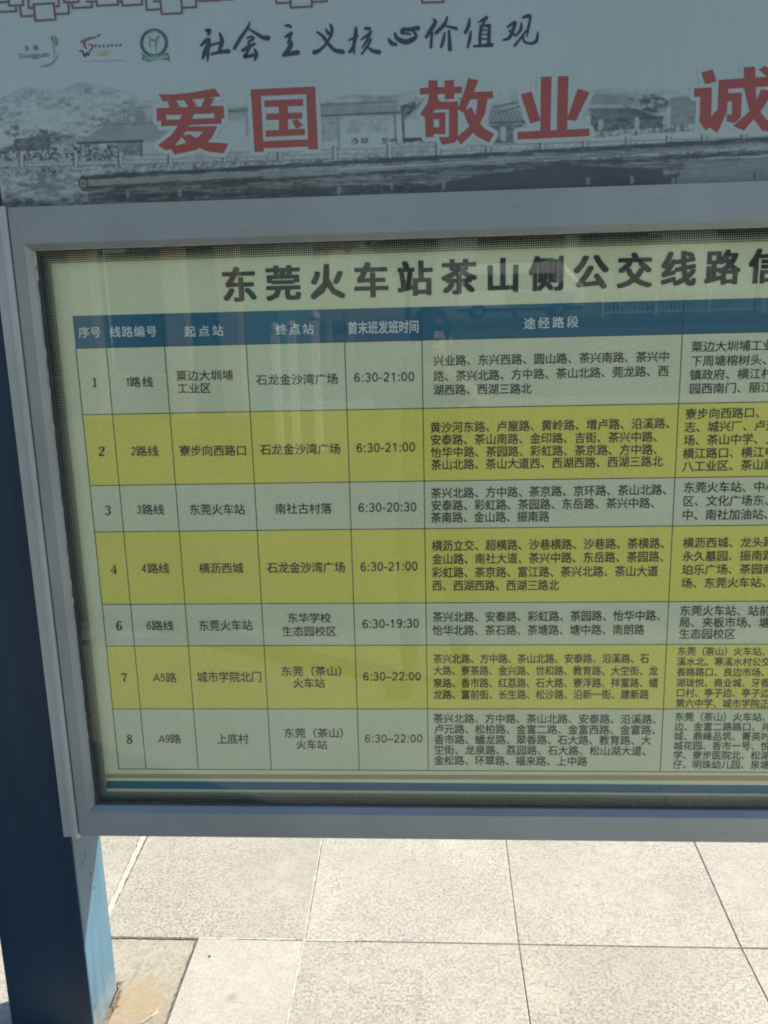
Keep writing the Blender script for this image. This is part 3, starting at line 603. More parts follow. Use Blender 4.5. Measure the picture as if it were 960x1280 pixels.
# bold serif route numbers, drawn stroke by stroke on a 0..60 x 0..80 cell
SER = {'1': [[(12, 18, 6), (30, 6, 10)], [(32, 4, 15), (32, 74, 15)], [(12, 76, 7), (52, 76, 7)]],
 '2': [[(12, 24, 14), (14, 10, 8), (30, 4, 8), (46, 12, 15), (44, 30, 15), (20, 58, 8), (8, 74, 6)], [(8, 72, 12), (36, 74, 15), (54, 62, 7)]],
 '3': [[(12, 18, 14), (18, 6, 8), (32, 4, 8), (44, 18, 15), (36, 34, 7), (24, 38, 5)], [(26, 38, 5), (42, 42, 8), (48, 58, 16), (32, 76, 8), (16, 74, 8), (10, 62, 14)]],
 '4': [[(38, 2, 8), (40, 74, 15)], [(38, 6, 6), (6, 52, 5)], [(4, 54, 8), (56, 54, 8)], [(24, 76, 7), (56, 76, 7)]],
 '6': [[(46, 16, 12), (36, 4, 7), (20, 14, 12), (13, 42, 15), (20, 68, 12), (32, 76, 7), (46, 66, 12), (48, 50, 14), (36, 36, 7), (20, 44, 6)]],
 '7': [[(10, 22, 6), (14, 8, 12), (30, 10, 12), (54, 4, 5)], [(52, 8, 6), (36, 36, 10), (30, 74, 16)]],
 '8': [[(30, 4, 8), (16, 16, 14), (26, 34, 12), (44, 50, 14), (46, 66, 14), (30, 76, 8), (14, 64, 14), (18, 46, 8), (40, 30, 8), (44, 16, 11), (30, 4, 8)]]}
NUM = {1: ('1', 118.3, 478), 2: ('2', 127, 564), 3: ('3', 135, 638), 4: ('4', 142.5, 711.5), 5: ('6', 149, 782), 6: ('7', 155.3, 847), 7: ('8', 162, 924)}
for i in range(1, 8):
    def cell(): return MB()
    def done(mb, name='lettering'): mb.build(name, m_blk, bands[i])
    mb = cell()
    for rec in (r for r in B6 if r[0] == i):
        for t, a0, b0, a1, b1, nf in rec[3]: cjk(mb, t, a0, b0, a1, b1, rec[1], YT, .011, nfull=nf)
    done(mb); mb = cell()
    for rec in (r for r in C7 if r[0] == i):
        for t, a0, b0 in rec[3]:
            nf = len(t); slope = -0.022 if i < 3 else (-0.012 if i < 5 else 0.004)
            Lw = rec[2] * (nf - 0.06); cjk(mb, t, a0, b0, a0 + Lw, b0 + Lw * slope, rec[1], YT, .011, nfull=nf)
    done(mb)
    R_ = REST[i]; LT = LAT[i]
    mb = cell(); grot(mb, LT[0][0], *LT[0][1:], YT); cjk(mb, R_[0][0], *R_[0][1:], YT, .011); done(mb)
    groups = {1: [(1, 2), (3,)], 2: [(1,), (2,)], 3: [(1,), (2,)], 4: [(1,), (2,)], 5: [(1,), (2, 3)], 6: [(1,), (2, 3)], 7: [(1,), (2, 3)]}[i]
    for g_ in groups:
        mb = cell()
        for q_ in g_: cjk(mb, R_[q_][0], *R_[q_][1:], YT, .011)
        done(mb)
    mb = cell(); grot(mb, LT[1][0], *LT[1][1:], YT); done(mb)
    mb = cell(); ch, cx_, cy_ = NUM[i]
    for s_ in SER[ch]: brush(mb, s_, (cx_ - 4.6, cy_ - 6.0), 6.6, YT, False, 4)
    done(mb, 'route_number')

# ------------------------------------------------------------------ slogan banner
YB = 1.478
banner = empty('slogan_banner', W(0.2, YB, 0.2245)); tag(banner, 'pale printed slogan banner with big red characters above the timetable', 'banner')
m_ban = mat('banner_print', (0.5, 0.55, 0.55), 0.4, coat=1.0); m = m_ban; b_ = m.node_tree.nodes['Principled BSDF']; b_.inputs['Coat Roughness'].default_value = 0.12; b_.inputs['Coat IOR'].default_value = 1.42
at = N(m, 'ShaderNodeAttribute'); at.attribute_name = 'ink'
tc = N(m, 'ShaderNodeTexCoord'); n1 = N(m, 'ShaderNodeTexNoise'); n1.inputs['Scale'].default_value = 2.0; n1.inputs['Detail'].default_value = 4; L(m, tc.outputs['Object'], n1.inputs['Vector'])
n2 = N(m, 'ShaderNodeTexNoise'); n2.inputs['Scale'].default_value = 420; n2.inputs['Detail'].default_value = 2; L(m, tc.outputs['Object'], n2.inputs['Vector'])
mp = N(m, 'ShaderNodeMapping'); mp.inputs['Scale'].default_value = (300, 1, 4); L(m, tc.outputs['Object'], mp.inputs[0]); n3 = N(m, 'ShaderNodeTexNoise'); n3.inputs['Scale'].default_value = 1; L(m, mp.outputs[0], n3.inputs['Vector'])
rp = N(m, 'ShaderNodeValToRGB'); rp.color_ramp.elements[0].position = .3; rp.color_ramp.elements[1].position = .7
rp.color_ramp.elements[0].color = (0.37, 0.465, 0.455, 1); rp.color_ramp.elements[1].color = (0.41, 0.505, 0.495, 1); L(m, n1.outputs['Fac'], rp.inputs[0])
sm = N(m, 'ShaderNodeMath', operation='ADD'); L(m, n2.outputs['Fac'], sm.inputs[0]); L(m, n3.outputs['Fac'], sm.inputs[1])
r2 = N(m, 'ShaderNodeMapRange'); r2.inputs['From Min'].default_value = 0.7; r2.inputs['From Max'].default_value = 1.3; r2.inputs['To Min'].default_value = .945; r2.inputs['To Max'].default_value = 1.04; L(m, sm.outputs[0], r2.inputs['Value'])
x1 = N(m, 'ShaderNodeMixRGB', blend_type='MULTIPLY'); x1.inputs[0].default_value = 1; L(m, rp.outputs[0], x1.inputs[1]); L(m, r2.outputs[0], x1.inputs[2])
x2 = N(m, 'ShaderNodeMixRGB'); L(m, at.outputs['Fac'], x2.inputs[0]); L(m, x1.outputs[0], x2.inputs[1]); x2.inputs[2].default_value = (0.012, 0.02, 0.024, 1); L(m, x2.outputs[0], b_.inputs['Base Color'])
BX0, BX1, BZ0, BZ1 = -0.7365, 1.165, 0.2255, 0.63
MB().box(W(BX0, YB, BZ0), W(BX1, YB + 0.012, BZ1)).build('panel', m_ban, banner, bevel=0.0006)
MB().box(W(-0.775, 1.492, 0.2262), W(1.203, 1.538, 0.668)).build('backing_box', navy, banner, bevel=0.002)
MB().box(W(-0.77, YB - .004, BZ1 + .001), W(1.2, YB + .013, BZ1 + .03)).build('top_trim', alu, banner, bevel=0.002)
# old ink landscape, drawn into a raster and carried by a fine mesh
D_ = 0.00136; NX = int((BX1 - BX0) / D_); NZ = int((0.465 - BZ0) / D_)
RX, RZ = np.meshgrid(BX0 + (np.arange(NX + 1)) * (BX1 - BX0) / NX, 0.465 - np.arange(NZ + 1) * (0.465 - BZ0) / NZ)
INK = np.zeros(RX.shape)
def rast(u, v): p = onY(u, v, YB); return p.x, p.z
def inpoly(pts):
    P = [rast(*q) for q in pts]; ins = np.zeros(RX.shape, bool); j = len(P) - 1
    for i in range(len(P)):
        xi, zi = P[i]; xj, zj = P[j]
        c = ((zi > RZ) != (zj > RZ)) & (RX < (xj - xi) * (RZ - zi) / ((zj - zi) or 1e-9) + xi); ins ^= c; j = i
    return ins
def segd(p, q):
    (x0, z0), (x1, z1) = rast(*p), rast(*q); dx, dz = x1 - x0, z1 - z0; t = np.clip(((RX - x0) * dx + (RZ - z0) * dz) / (dx * dx + dz * dz), 0, 1)
    return np.hypot(RX - x0 - t * dx, RZ - z0 - t * dz) / 0.00136
def line(p, q, w_=1.2, a=0.7):
    d = segd(p, q); np.maximum(INK, a * np.clip(1.0 - (d - w_ / 2), 0, 1), out=INK)
def vnoise(sx_, sz_, seed):              # smooth value noise in print pixels
    r = np.random.default_rng(seed); gx = (RX - BX0) / 0.00136 / sx_; gz = (0.465 - RZ) / 0.00136 / sz_
    T = r.random((int(gz.max()) + 3, int(gx.max()) + 3)); ix, iz = gx.astype(int), gz.astype(int); fx, fz = gx - ix, gz - iz
    fx = fx * fx * (3 - 2 * fx); fz = fz * fz * (3 - 2 * fz)
    return (T[iz, ix] * (1 - fx) + T[iz, ix + 1] * fx) * (1 - fz) + (T[iz + 1, ix] * (1 - fx) + T[iz + 1, ix + 1] * fx) * fz
fine = 0.5 * vnoise(1.3, 1.3, 1) + 0.3 * vnoise(3, 3, 2) + 0.2 * vnoise(8, 7, 3)
leaf = 0.16 * vnoise(1.6, 1.1, 4) + 0.22 * vnoise(3.2, 1.8, 14) + 0.32 * vnoise(9, 3.5, 5) + 0.3 * vnoise(30, 9, 6)
hstr = 0.5 * vnoise(14, 1.2, 7) + 0.3 * vnoise(40, 2, 8) + 0.2 * vnoise(4, 1, 9)
def fill(pts, a, tex=None, lo=0.0, hi=1.0, setv=False):
    k = inpoly(pts); val = a * (np.clip((tex - lo) / (hi - lo), 0, 1) if tex is not None else 1.0)
    val = np.broadcast_to(val, INK.shape)
    INK[k] = val[k] if setv else np.maximum(INK, val)[k]
def vline(u): return 0
Z_rail = lambda u: 200 - 24.5 * (u / 960.0) - (u / 960.) ** 2 * 3     # height (px) of the embankment rail
# trees on the left
fill([(-10, 130), (30, 108), (70, 114), (100, 102), (150, 112), (215, 126), (215, 150), (-10, 150)], 0.20, leaf, 0.35, 0.6)
fill([(405, 126), (440, 116), (478, 121), (520, 112), (560, 124), (560, 150), (405, 150)], 0.18, leaf, 0.35, 0.6)
fill([(600, 122), (640, 112), (700, 118), (760, 110), (835, 112), (880, 122), (880, 150), (600, 150)], 0.16, leaf, 0.35, 0.6)
fill([(0, 122), (40, 112), (85, 118), (110, 110), (150, 118), (200, 130), (200, 178), (100, 180), (0, 186)], 0.42, leaf, 0.42, 0.68)
fill([(0, 140), (60, 128), (110, 132), (140, 148), (100, 178), (0, 186)], 0.55, leaf, 0.44, 0.7)
fill([(0, 160), (70, 150), (85, 180), (0, 190)], 0.6, leaf, 0.46, 0.62)
fill([(17, 174), (63, 171), (64, 188), (18, 189)], 0.68, fine, -0.9, 0.6)
fill([(64, 165), (95, 172), (92, 188), (66, 188)], 0.6, leaf, 0.3, 0.7)
fill([(0, 186), (100, 182), (150, 184), (150, 200), (0, 202)], 0.85, fine, 0.42, 0.62)
for u in (146, 150, 155): line((u, 140), (u + 1, 157), 1.0, 0.4)
fill([(167, 138), (180, 137), (181, 154), (169, 156)], 0.4, setv=True)
# house 1
fill([(98, 178), (136, 155), (206, 154), (212, 178)], 0.22, setv=True)
for k in range(20): line((104 + k * 5.4, 177), (134 + k * 4.6, 156), 0.8, 0.5)
line((97, 179), (178, 176), 2.2, 0.8); line((136, 155), (206, 153.5), 1.6, 0.5)
fill([(145, 179), (177, 178), (177, 194), (147, 194)], 0.6, fine, -0.4, 0.8); fill([(100, 181), (145, 180), (146, 196), (100, 198)], 0.7, fine, 0.35, 0.65)
fill([(178, 179), (212, 178), (212, 192), (178, 193)], 0.08, setv=True); line((177, 178), (177, 195), 1.6, 0.7)
fill([(284, 133), (310, 132), (310, 150), (284, 152)], 0.35, hstr, 0.2, 0.7); line((284, 139), (316, 137), 2.4, 0.55); line((308, 140), (309, 168), 2, 0.3)
# house 2
fill([(398, 131), (494, 127), (500, 140), (398, 145)], 0.2, setv=True)
for k in range(26): line((400 + k * 3.8, 144), (403 + k * 3.7, 132), 0.9, 0.5)
line((398, 131), (496, 127), 2.0, 0.45); line((398, 145), (500, 140.5), 1.8, 0.7)
fill([(440, 120), (500, 118), (540, 128), (496, 130), (440, 130)], 0.35, leaf, 0.45, 0.7)
fill([(402, 147), (422, 146), (422, 176), (402, 178)], 0.4, fine, 0.1, 0.8); fill([(432, 148), (486, 146), (486, 166), (432, 168)], 0.3, fine, 0.35, 0.8)
line((423, 146), (424, 186), 1.2, 0.45); line((493, 141), (495, 180), 1.6, 0.5); line((503, 140), (505, 178), 2.0, 0.7)
fill([(500, 132), (520, 127), (520, 134), (506, 148), (503, 148)], 0.75, fine, 0.0, 0.6); line((505, 149), (526, 128), 1.4, 0.6)
for u, v in ((443, 177), (456, 176), (482, 176), (492, 174)):
    fill([(u - 4, v - 4), (u + 4, v - 4), (u + 5, v + 3), (u - 5, v + 4)], 0.85, fine, 0.35, 0.6)
fill([(505, 173), (530, 171), (530, 176), (505, 178)], 0.8); fill([(495, 178), (545, 175), (545, 188), (497, 190)], 0.4, fine, 0.3, 0.7)
# house 3 between the characters
fill([(612, 148), (616, 128), (640, 128), (668, 150), (668, 178), (612, 180)], 0.35, leaf, 0.3, 0.7)
fill([(612, 153), (612, 140), (640, 136), (656, 151), (656, 154)], 0.25, setv=True)
for k in range(9): line((614 + k * 5, 153), (606 + k * 5, 138), 1.0, 0.6)
line((612, 154), (657, 152), 1.6, 0.7); line((618, 134), (646, 128), 1.6, 0.6); line((622, 141), (650, 133), 1.4, 0.6)
fill([(612, 156), (656, 154), (650, 160), (645, 178), (612, 180)], 0.72, fine, -0.3, 0.7)
fill([(625, 158), (632, 157), (633, 176), (626, 177)], 0.1, setv=True)
# houses 4, right
fill([(737, 118), (780, 116), (800, 126), (790, 131), (738, 131)], 0.25, setv=True)
for k in range(11): line((742 + k * 4.6, 130), (736 + k * 4.6, 119), 0.9, 0.55)
fill([(785, 121), (815, 117), (838, 126), (836, 142), (800, 140)], 0.7, leaf, 0.32, 0.62)
fill([(838, 122), (858, 120), (870, 126), (868, 155), (838, 156)], 0.52, fine, -0.6, 0.9, setv=True)
fill([(737, 137), (780, 132), (832, 146), (757, 150)], 0.22, setv=True)
for k in range(16): line((756 + k * 4.9, 149), (738 + k * 3.6, 136), 0.9, 0.65)
line((737, 137), (758, 150), 1.4, 0.6); line((757, 150), (833, 146), 1.8, 0.7); line((780, 132), (806, 144), 1.6, 0.5)
fill([(738, 140), (757, 151), (828, 148), (828, 160), (745, 164), (738, 160)], 0.75, fine, -0.5, 0.7)
for u in (751, 796, 832): fill([(u - 3, 150 - (u - 751) * .08), (u + 3, 150 - (u - 751) * .08), (u + 3, 166 - (u - 751) * .05), (u - 3, 166)], 0.1, setv=True)
fill([(742, 162), (838, 155), (868, 157), (868, 164), (742, 172)], 0.6, fine, 0.42, 0.62)
# continue beyond, to the right
for c in (1010, 1120, 1240):
    fill([(c, 130), (c + 60, 126), (c + 80, 142), (c + 10, 146)], 0.22, setv=True)
    for k in range(13): line((c + 10 + k * 5, 144), (c + k * 5, 130), 0.9, 0.6)
    fill([(c + 8, 148), (c + 76, 144), (c + 74, 160), (c + 8, 164)], 0.6, fine, -0.2, 0.8); fill([(c + 80, 120), (c + 108, 118), (c + 108, 158), (c + 80, 158)], 0.5, leaf, 0.35, 0.65)
# embankment, rail and posts
UPX = (RX / YB); 
urow = np.interp(RX, [rast(u, 190)[0] for u in range(-20, 1500, 20)], list(range(-20, 1500, 20)))
zr = np.interp(urow, list(range(-20, 1500, 20)), [rast(u, Z_rail(u))[1] for u in range(-20, 1500, 20)])
below = (zr - RZ) / 0.00136                 # print pixels under the rail
for off, a in ((-1.5, 0.45), (4, 0.35), (9, 0.55)):
    np.maximum(INK, a * np.clip(1.2 - np.abs(below - off), 0, 1), out=INK)
bank = (below > 9) & (below < 22); INK[bank] = np.maximum(INK, 0.75 * np.clip((0.6 * fine + .4 * hstr - 0.36) / 0.34, 0, 1))[bank]
fencein = (below > 0) & (below < 9); INK[fencein] = np.maximum(INK, 0.45 * np.clip((fine - 0.45) / 0.3, 0, 1))[fencein]
for u in (27, 95, 151, 213, 281, 350, 419, 487, 548, 610, 678, 731, 785, 836, 880, 930, 990, 1050, 1110, 1180, 1250):
    v = Z_rail(u); fill([(u - 2.4, v - 6), (u + 2.4, v - 6), (u + 2.6, v + 10), (u - 2.2, v + 10)], 0.06, setv=True); line((u - 3, v - 6), (u - 2.6, v + 10), 1.0, 0.75); line((u + 3, v - 5), (u + 3, v + 10), 0.8, 0.5)
# water and the bamboo rafts
water = below > 22; wv = 0.42 + 0.5 * np.clip((hstr - 0.3) / 0.4, 0, 1) - 0.25 * np.clip((fine - .5) / .3, 0, 1); INK[water] = wv[water] * 0.85
lowl = water & (urow < 105); INK[lowl] = (0.5 * np.clip((leaf - 0.35) / 0.3, 0, 1))[lowl] + (np.clip((below - 40) / 20, 0, 1) * .35)[lowl]
darkb = np.exp(-((below - 47) / 7.0) ** 2) * np.clip((urow - 60) / 120, 0, 1); INK += darkb * 0.3 * water
for u0, v0, u1, v1, w_, a in ((103, 222, 960, 174, 2.2, .95), (104, 236, 960, 190, 2.4, .85), (110, 229, 960, 182, 1.2, .2), (330, 222, 960, 180, 1.4, .5), (480, 206, 960, 178, 1.0, .6), (140, 240, 640, 219, 1.6, .8), (500, 224, 1300, 182, 2.0, .7), (960, 174, 1400, 160, 2.2, .9), (960, 190, 1400, 172, 2.2, .8)):
    d = segd((u0, v0), (u1, v1)); INK = np.where(d < w_ * 1.2, a * np.clip(0.75 + (hstr - 0.4), 0, 1.05), INK)
lt = (segd((112, 229), (420, 213)) < 4.0) & (segd((103, 222), (960, 174)) > 2.6) & (segd((104, 236), (960, 190)) > 2.8); INK[lt] = 0.22 + 0.3 * hstr[lt]
dd = segd((104, 229.5), (104.2, 229.6)); INK = np.where(np.abs(dd - 5.5) < 1.0, 0.9, np.where(dd < 4.6, 0.35, INK)); INK = np.where(dd < 2.0, .8, INK)
sm_ = inpoly([(842, 228), (860, 205), (960, 198), (1100, 190), (1100, 240), (835, 240)]); INK[sm_] = (0.34 + 0.2 * hstr)[sm_]
dk = inpoly([(560, 226), (700, 205), (828, 212), (835, 236), (560, 245)]); INK[dk] = np.maximum(INK[dk], 0.78 + .12 * hstr[dk])
for u in (160, 225, 424, 490, 555, 735, 790, 842, 940, 1060):
    v = Z_rail(u) + 42 + (u * 7) % 5; fill([(u - 3, v), (u + 2, v), (u + 3, v + 9), (u - 2, v + 10)], 0.52, hstr, -.3, .7, setv=True); line((u + 3, v), (u + 3, v + 9), 1.0, .9)
# the ends of the scroll fade, overall print is soft
INK = INK * (0.80 + 0.22 * vnoise(9, 6, 31) + .16 * vnoise(1.1, 1.1, 32))
dirt_ = 0.07 * np.clip((0.6 * vnoise(2, 1.2, 33) + .4 * vnoise(9, 2.2, 34) - .52) / .3, 0, 1) * (below > -60); INK += dirt_
INK = np.clip(np.clip(INK, 0, 1) ** 0.95 * 1.28, 0, 1) * 0.95
edge = np.clip((0.465 - RZ) / 0.00136 / 14, 0, 1); INK *= edge
K = INK.copy(); K[1:-1, 1:-1] = 0.5 * INK[1:-1, 1:-1] + 0.125 * (INK[:-2, 1:-1] + INK[2:, 1:-1] + INK[1:-1, :-2] + INK[1:-1, 2:]); INK = K
me = bpy.data.meshes.new('landscape_print')
vv = np.stack([S * RX, np.full(RX.shape, S * (YB - 1.5) - 0.0003), S * RZ + H], -1).reshape(-1, 3)
R_, C_ = RX.shape; idx = np.arange(R_ * C_).reshape(R_, C_); q = np.stack([idx[1:, :-1], idx[1:, 1:], idx[:-1, 1:], idx[:-1, :-1]], -1).reshape(-1)
me.vertices.add(len(vv)); me.vertices.foreach_set('co', vv.reshape(-1)); nq = len(q) // 4
me.loops.add(len(q)); me.loops.foreach_set('vertex_index', q.astype(np.int32)); me.polygons.add(nq); me.polygons.foreach_set('loop_start', np.arange(0, len(q), 4, dtype=np.int32)); me.polygons.foreach_set('loop_total', np.full(nq, 4, dtype=np.int32))
me.update(calc_edges=True); at = me.attributes.new('ink', 'FLOAT', 'POINT'); at.data.foreach_set('value', INK.reshape(-1).astype(np.float32))
link('landscape_print', me, m_ban, banner)

m_red = ink('red', (0.31, 0.045, 0.03)); m_cal = ink('brush_black', (0.012, 0.025, 0.05)); m_mar = ink('maroon', (0.15, 0.065, 0.075))
for q_ in (m_red, m_cal, m_mar): q_.node_tree.nodes['Principled BSDF'].inputs['Coat Weight'].default_value = 1.0; q_.node_tree.nodes['Principled BSDF'].inputs['Coat Roughness'].default_value = 0.12; q_.node_tree.nodes['Principled BSDF'].inputs['Coat IOR'].default_value = 1.42
m_halo = m_ban
YR = YB - 0.0008
def red_char(polys, off, sc, label):
    mb = MB()
    for p in polys: polypx(mb, p, off, sc, YR - .0006)
    o = mb.build('red_character', m_red, banner); o['label'] = label
    mb = MB()
    for p in polys:
        c = [*p, p[0]]
        for a, b in zip(c[:-1], c[1:]):
            brush(mb, [(a[0], a[1], 11 * sc / 1.0 * 1.0), (b[0], b[1], 11 * sc)], off, sc, YR, True, 0)
    mb.build('halo', m_halo, o)
red_char([[(75, 95), (150, 97), (250, 87), (368, 65), (400, 105), (355, 111), (260, 121), (140, 130), (100, 132)], [(122, 128), (165, 126), (188, 160), (135, 165)], [(205, 122), (248, 118), (278, 156), (232, 162)], [(318, 112), (368, 118), (345, 160), (298, 162)],
 [(65, 168), (415, 155), (417, 192), (67, 205)], [(67, 200), (113, 200), (116, 230), (67, 235)], [(366, 190), (417, 188), (418, 220), (368, 222)], [(88, 230), (404, 218), (404, 248), (90, 262)],
 [(198, 200), (262, 195), (240, 245), (222, 285), (150, 378), (112, 388), (73, 362), (140, 310), (180, 255)], [(205, 264), (382, 262), (352, 325), (275, 385), (160, 410), (133, 372), (215, 350), (285, 315), (312, 288), (215, 288)],
 [(192, 312), (240, 305), (290, 335), (350, 347), (440, 352), (415, 403), (340, 395), (270, 368), (220, 345)]], (180, 95), 4.174, 'big red character for love')
red_char([[(557, 72), (608, 70), (625, 395), (577, 397)], [(845, 58), (893, 55), (908, 382), (858, 384)], [(557, 70), (893, 55), (893, 92), (557, 106)], [(577, 342), (905, 330), (905, 365), (577, 378)],
 [(628, 128), (830, 120), (830, 155), (628, 162)], [(638, 197), (825, 190), (825, 222), (638, 230)], [(635, 285), (838, 275), (840, 308), (637, 317)], [(703, 125), (750, 123), (752, 312), (705, 314)], [(770, 235), (800, 225), (830, 258), (795, 275)]], (180, 95), 4.174, 'big red character for country')
red_char([[(60, 100), (270, 93), (270, 125), (60, 132)], [(103, 62), (148, 62), (148, 155), (103, 155)], [(183, 62), (230, 60), (230, 155), (185, 155)], [(105, 150), (150, 150), (162, 172), (100, 255), (60, 232), (95, 180)], [(130, 170), (250, 168), (250, 205), (120, 208)],
 [(205, 170), (250, 168), (250, 350), (235, 372), (170, 385), (155, 345), (205, 345)], [(85, 225), (128, 225), (128, 345), (88, 347)], [(88, 225), (180, 222), (180, 256), (88, 258)], [(155, 225), (187, 222), (187, 330), (157, 332)], [(120, 297), (187, 294), (187, 328), (120, 330)],
 [(300, 50), (352, 62), (325, 130), (280, 225), (248, 205), (270, 150), (290, 90)], [(300, 120), (425, 117), (425, 152), (300, 158)], [(350, 150), (398, 152), (385, 230), (340, 310), (265, 383), (240, 350), (310, 290), (340, 230)], [(275, 215), (318, 195), (345, 262), (380, 300), (430, 330), (405, 372), (340, 340), (300, 280)]], (510, 85), 4.0, 'big red character for devotion')
red_char([[(665, 45), (718, 43), (712, 325), (662, 325)], [(750, 42), (803, 40), (795, 325), (745, 325)], [(565, 132), (618, 118), (662, 262), (612, 277)], [(850, 103), (908, 122), (838, 265), (795, 258)], [(548, 320), (907, 303), (907, 340), (548, 357)]], (510, 85), 4.0, 'big red character for work')
red_char([[(710, 32), (752, 20), (768, 65), (725, 77)], [(683, 92), (748, 87), (748, 120), (683, 124)], [(708, 100), (750, 98), (746, 200), (766, 175), (780, 202), (727, 250), (702, 215), (705, 190)], [(775, 60), (1012, 45), (1012, 80), (775, 95)], [(775, 90), (812, 88), (806, 180), (770, 258), (738, 235), (772, 170)],
 [(800, 110), (862, 108), (858, 200), (835, 222), (805, 215), (806, 190), (825, 188), (826, 140), (800, 142)], [(870, 12), (912, 10), (916, 130), (935, 185), (958, 212), (975, 185), (1010, 200), (985, 255), (940, 250), (895, 190), (872, 100)], [(935, 95), (978, 102), (945, 160), (870, 250), (830, 232), (905, 165)], [(925, 20), (950, 8), (988, 35), (962, 52)]], (640, 80), 3.0, 'big red character for honesty')
# brush calligraphy
def cal(st, off):
    u = off[0] + sum(p[0] for p in st) / len(st) / 6; k = sum(u > e for e in (290, 340, 383, 433, 482, 527, 575, 622))
    brush(CAL.setdefault(k, MB()), st, off, 6, YR - .0003)
CAL = {}; oA, oB, oC = (240, 20), (380, 15), (520, 5)
for st in [[(105, 106, 20), (130, 112, 34), (122, 142, 16)], [(68, 222, 16), (100, 188, 28), (128, 170, 18), (122, 215, 30), (98, 265, 34), (80, 318, 18)], [(122, 190, 22), (118, 260, 28), (118, 338, 12)], [(125, 238, 14), (160, 212, 16), (235, 196, 16)], [(208, 130, 18), (224, 180, 30), (215, 230, 28), (200, 270, 18)], [(148, 286, 20), (200, 272, 22), (272, 264, 36)],
           [(434, 45, 10), (415, 90, 20), (360, 170, 26), (318, 242, 26)], [(420, 92, 10), (480, 130, 22), (535, 162, 32), (568, 165, 40)], [(412, 165, 14), (445, 155, 16), (462, 168, 18), (428, 192, 20), (420, 208, 14)], [(380, 258, 26), (430, 228, 26), (470, 208, 18)], [(440, 225, 16), (412, 275, 22), (392, 306, 24), (440, 298, 24), (475, 288, 22)], [(470, 250, 16), (484, 285, 26), (472, 325, 22)],
           [(700, 72, 12), (728, 72, 24), (742, 86, 14)], [(700, 156, 18), (745, 130, 28)], [(738, 135, 22), (732, 180, 22), (742, 212, 36), (718, 258, 32), (688, 290, 24)], [(715, 198, 12), (745, 205, 18)], [(688, 294, 26), (740, 282, 32), (792, 274, 40)]]:
    cal(st, oA)
for st in [[(198, 92, 16), (210, 130, 24), (200, 180, 20), (160, 245, 20), (110, 290, 28), (78, 302, 38)], [(98, 150, 14), (140, 180, 24), (180, 235, 26), (230, 285, 28), (288, 298, 38)], [(165, 130, 14), (182, 160, 28)],
           [(390, 118, 20), (386, 180, 30), (374, 250, 24), (376, 312, 12)], [(338, 212, 14), (402, 178, 16)], [(385, 215, 16), (366, 265, 22), (342, 300, 24)], [(456, 122, 18), (490, 125, 30)], [(430, 206, 12), (466, 180, 20), (504, 148, 18)], [(500, 150, 14), (480, 200, 20), (436, 268, 12)], [(502, 205, 18), (480, 250, 20), (432, 315, 14)], [(470, 255, 12), (512, 290, 26), (562, 300, 36)],
           [(635, 205, 18), (660, 235, 32), (688, 244, 26)], [(680, 158, 16), (702, 200, 32), (762, 224, 40), (818, 204, 34), (842, 176, 24), (822, 148, 16)], [(738, 152, 34), (742, 130, 26), (800, 130, 30), (856, 120, 34)], [(738, 158, 18), (800, 165, 14)]]:
    cal(st, oB)
for st in [[(130, 112, 12), (146, 136, 28), (110, 195, 30), (76, 250, 22)], [(120, 215, 20), (112, 325, 20)], [(234, 98, 16), (214, 150, 26), (152, 216, 28)], [(225, 166, 14), (270, 175, 20), (302, 184, 26)], [(215, 215, 12), (205, 270, 24), (190, 320, 22)], [(248, 202, 18), (254, 340, 32)],
           [(402, 108, 12), (396, 160, 26), (370, 214, 24)], [(412, 205, 14), (404, 260, 24), (388, 326, 16)], [(466, 138, 8), (520, 110, 30), (534, 100, 22)], [(520, 115, 16), (498, 160, 16)], [(480, 162, 12), (552, 162, 26)], [(492, 165, 22), (480, 240, 24), (480, 305, 22)], [(552, 160, 22), (548, 240, 26), (545, 300, 24)], [(495, 196, 10), (540, 196, 10)], [(495, 228, 10), (540, 228, 10)], [(495, 262, 12), (540, 262, 12)], [(435, 316, 18), (500, 312, 22), (566, 306, 34)],
           [(688, 172, 16), (742, 136, 24), (736, 170, 26), (702, 250, 26), (655, 270, 14)], [(702, 200, 14), (746, 236, 20)], [(792, 140, 12), (786, 190, 24), (752, 236, 14)], [(805, 100, 20), (850, 88, 28), (856, 112, 18), (842, 180, 20), (832, 242, 12)], [(826, 200, 14), (786, 255, 18), (740, 312, 20)], [(804, 230, 14), (812, 280, 18), (860, 296, 20), (904, 275, 26), (914, 208, 10)]]:
    cal(st, oC)
for k in sorted(CAL): CAL[k].build('brushed_character', m_cal, banner)
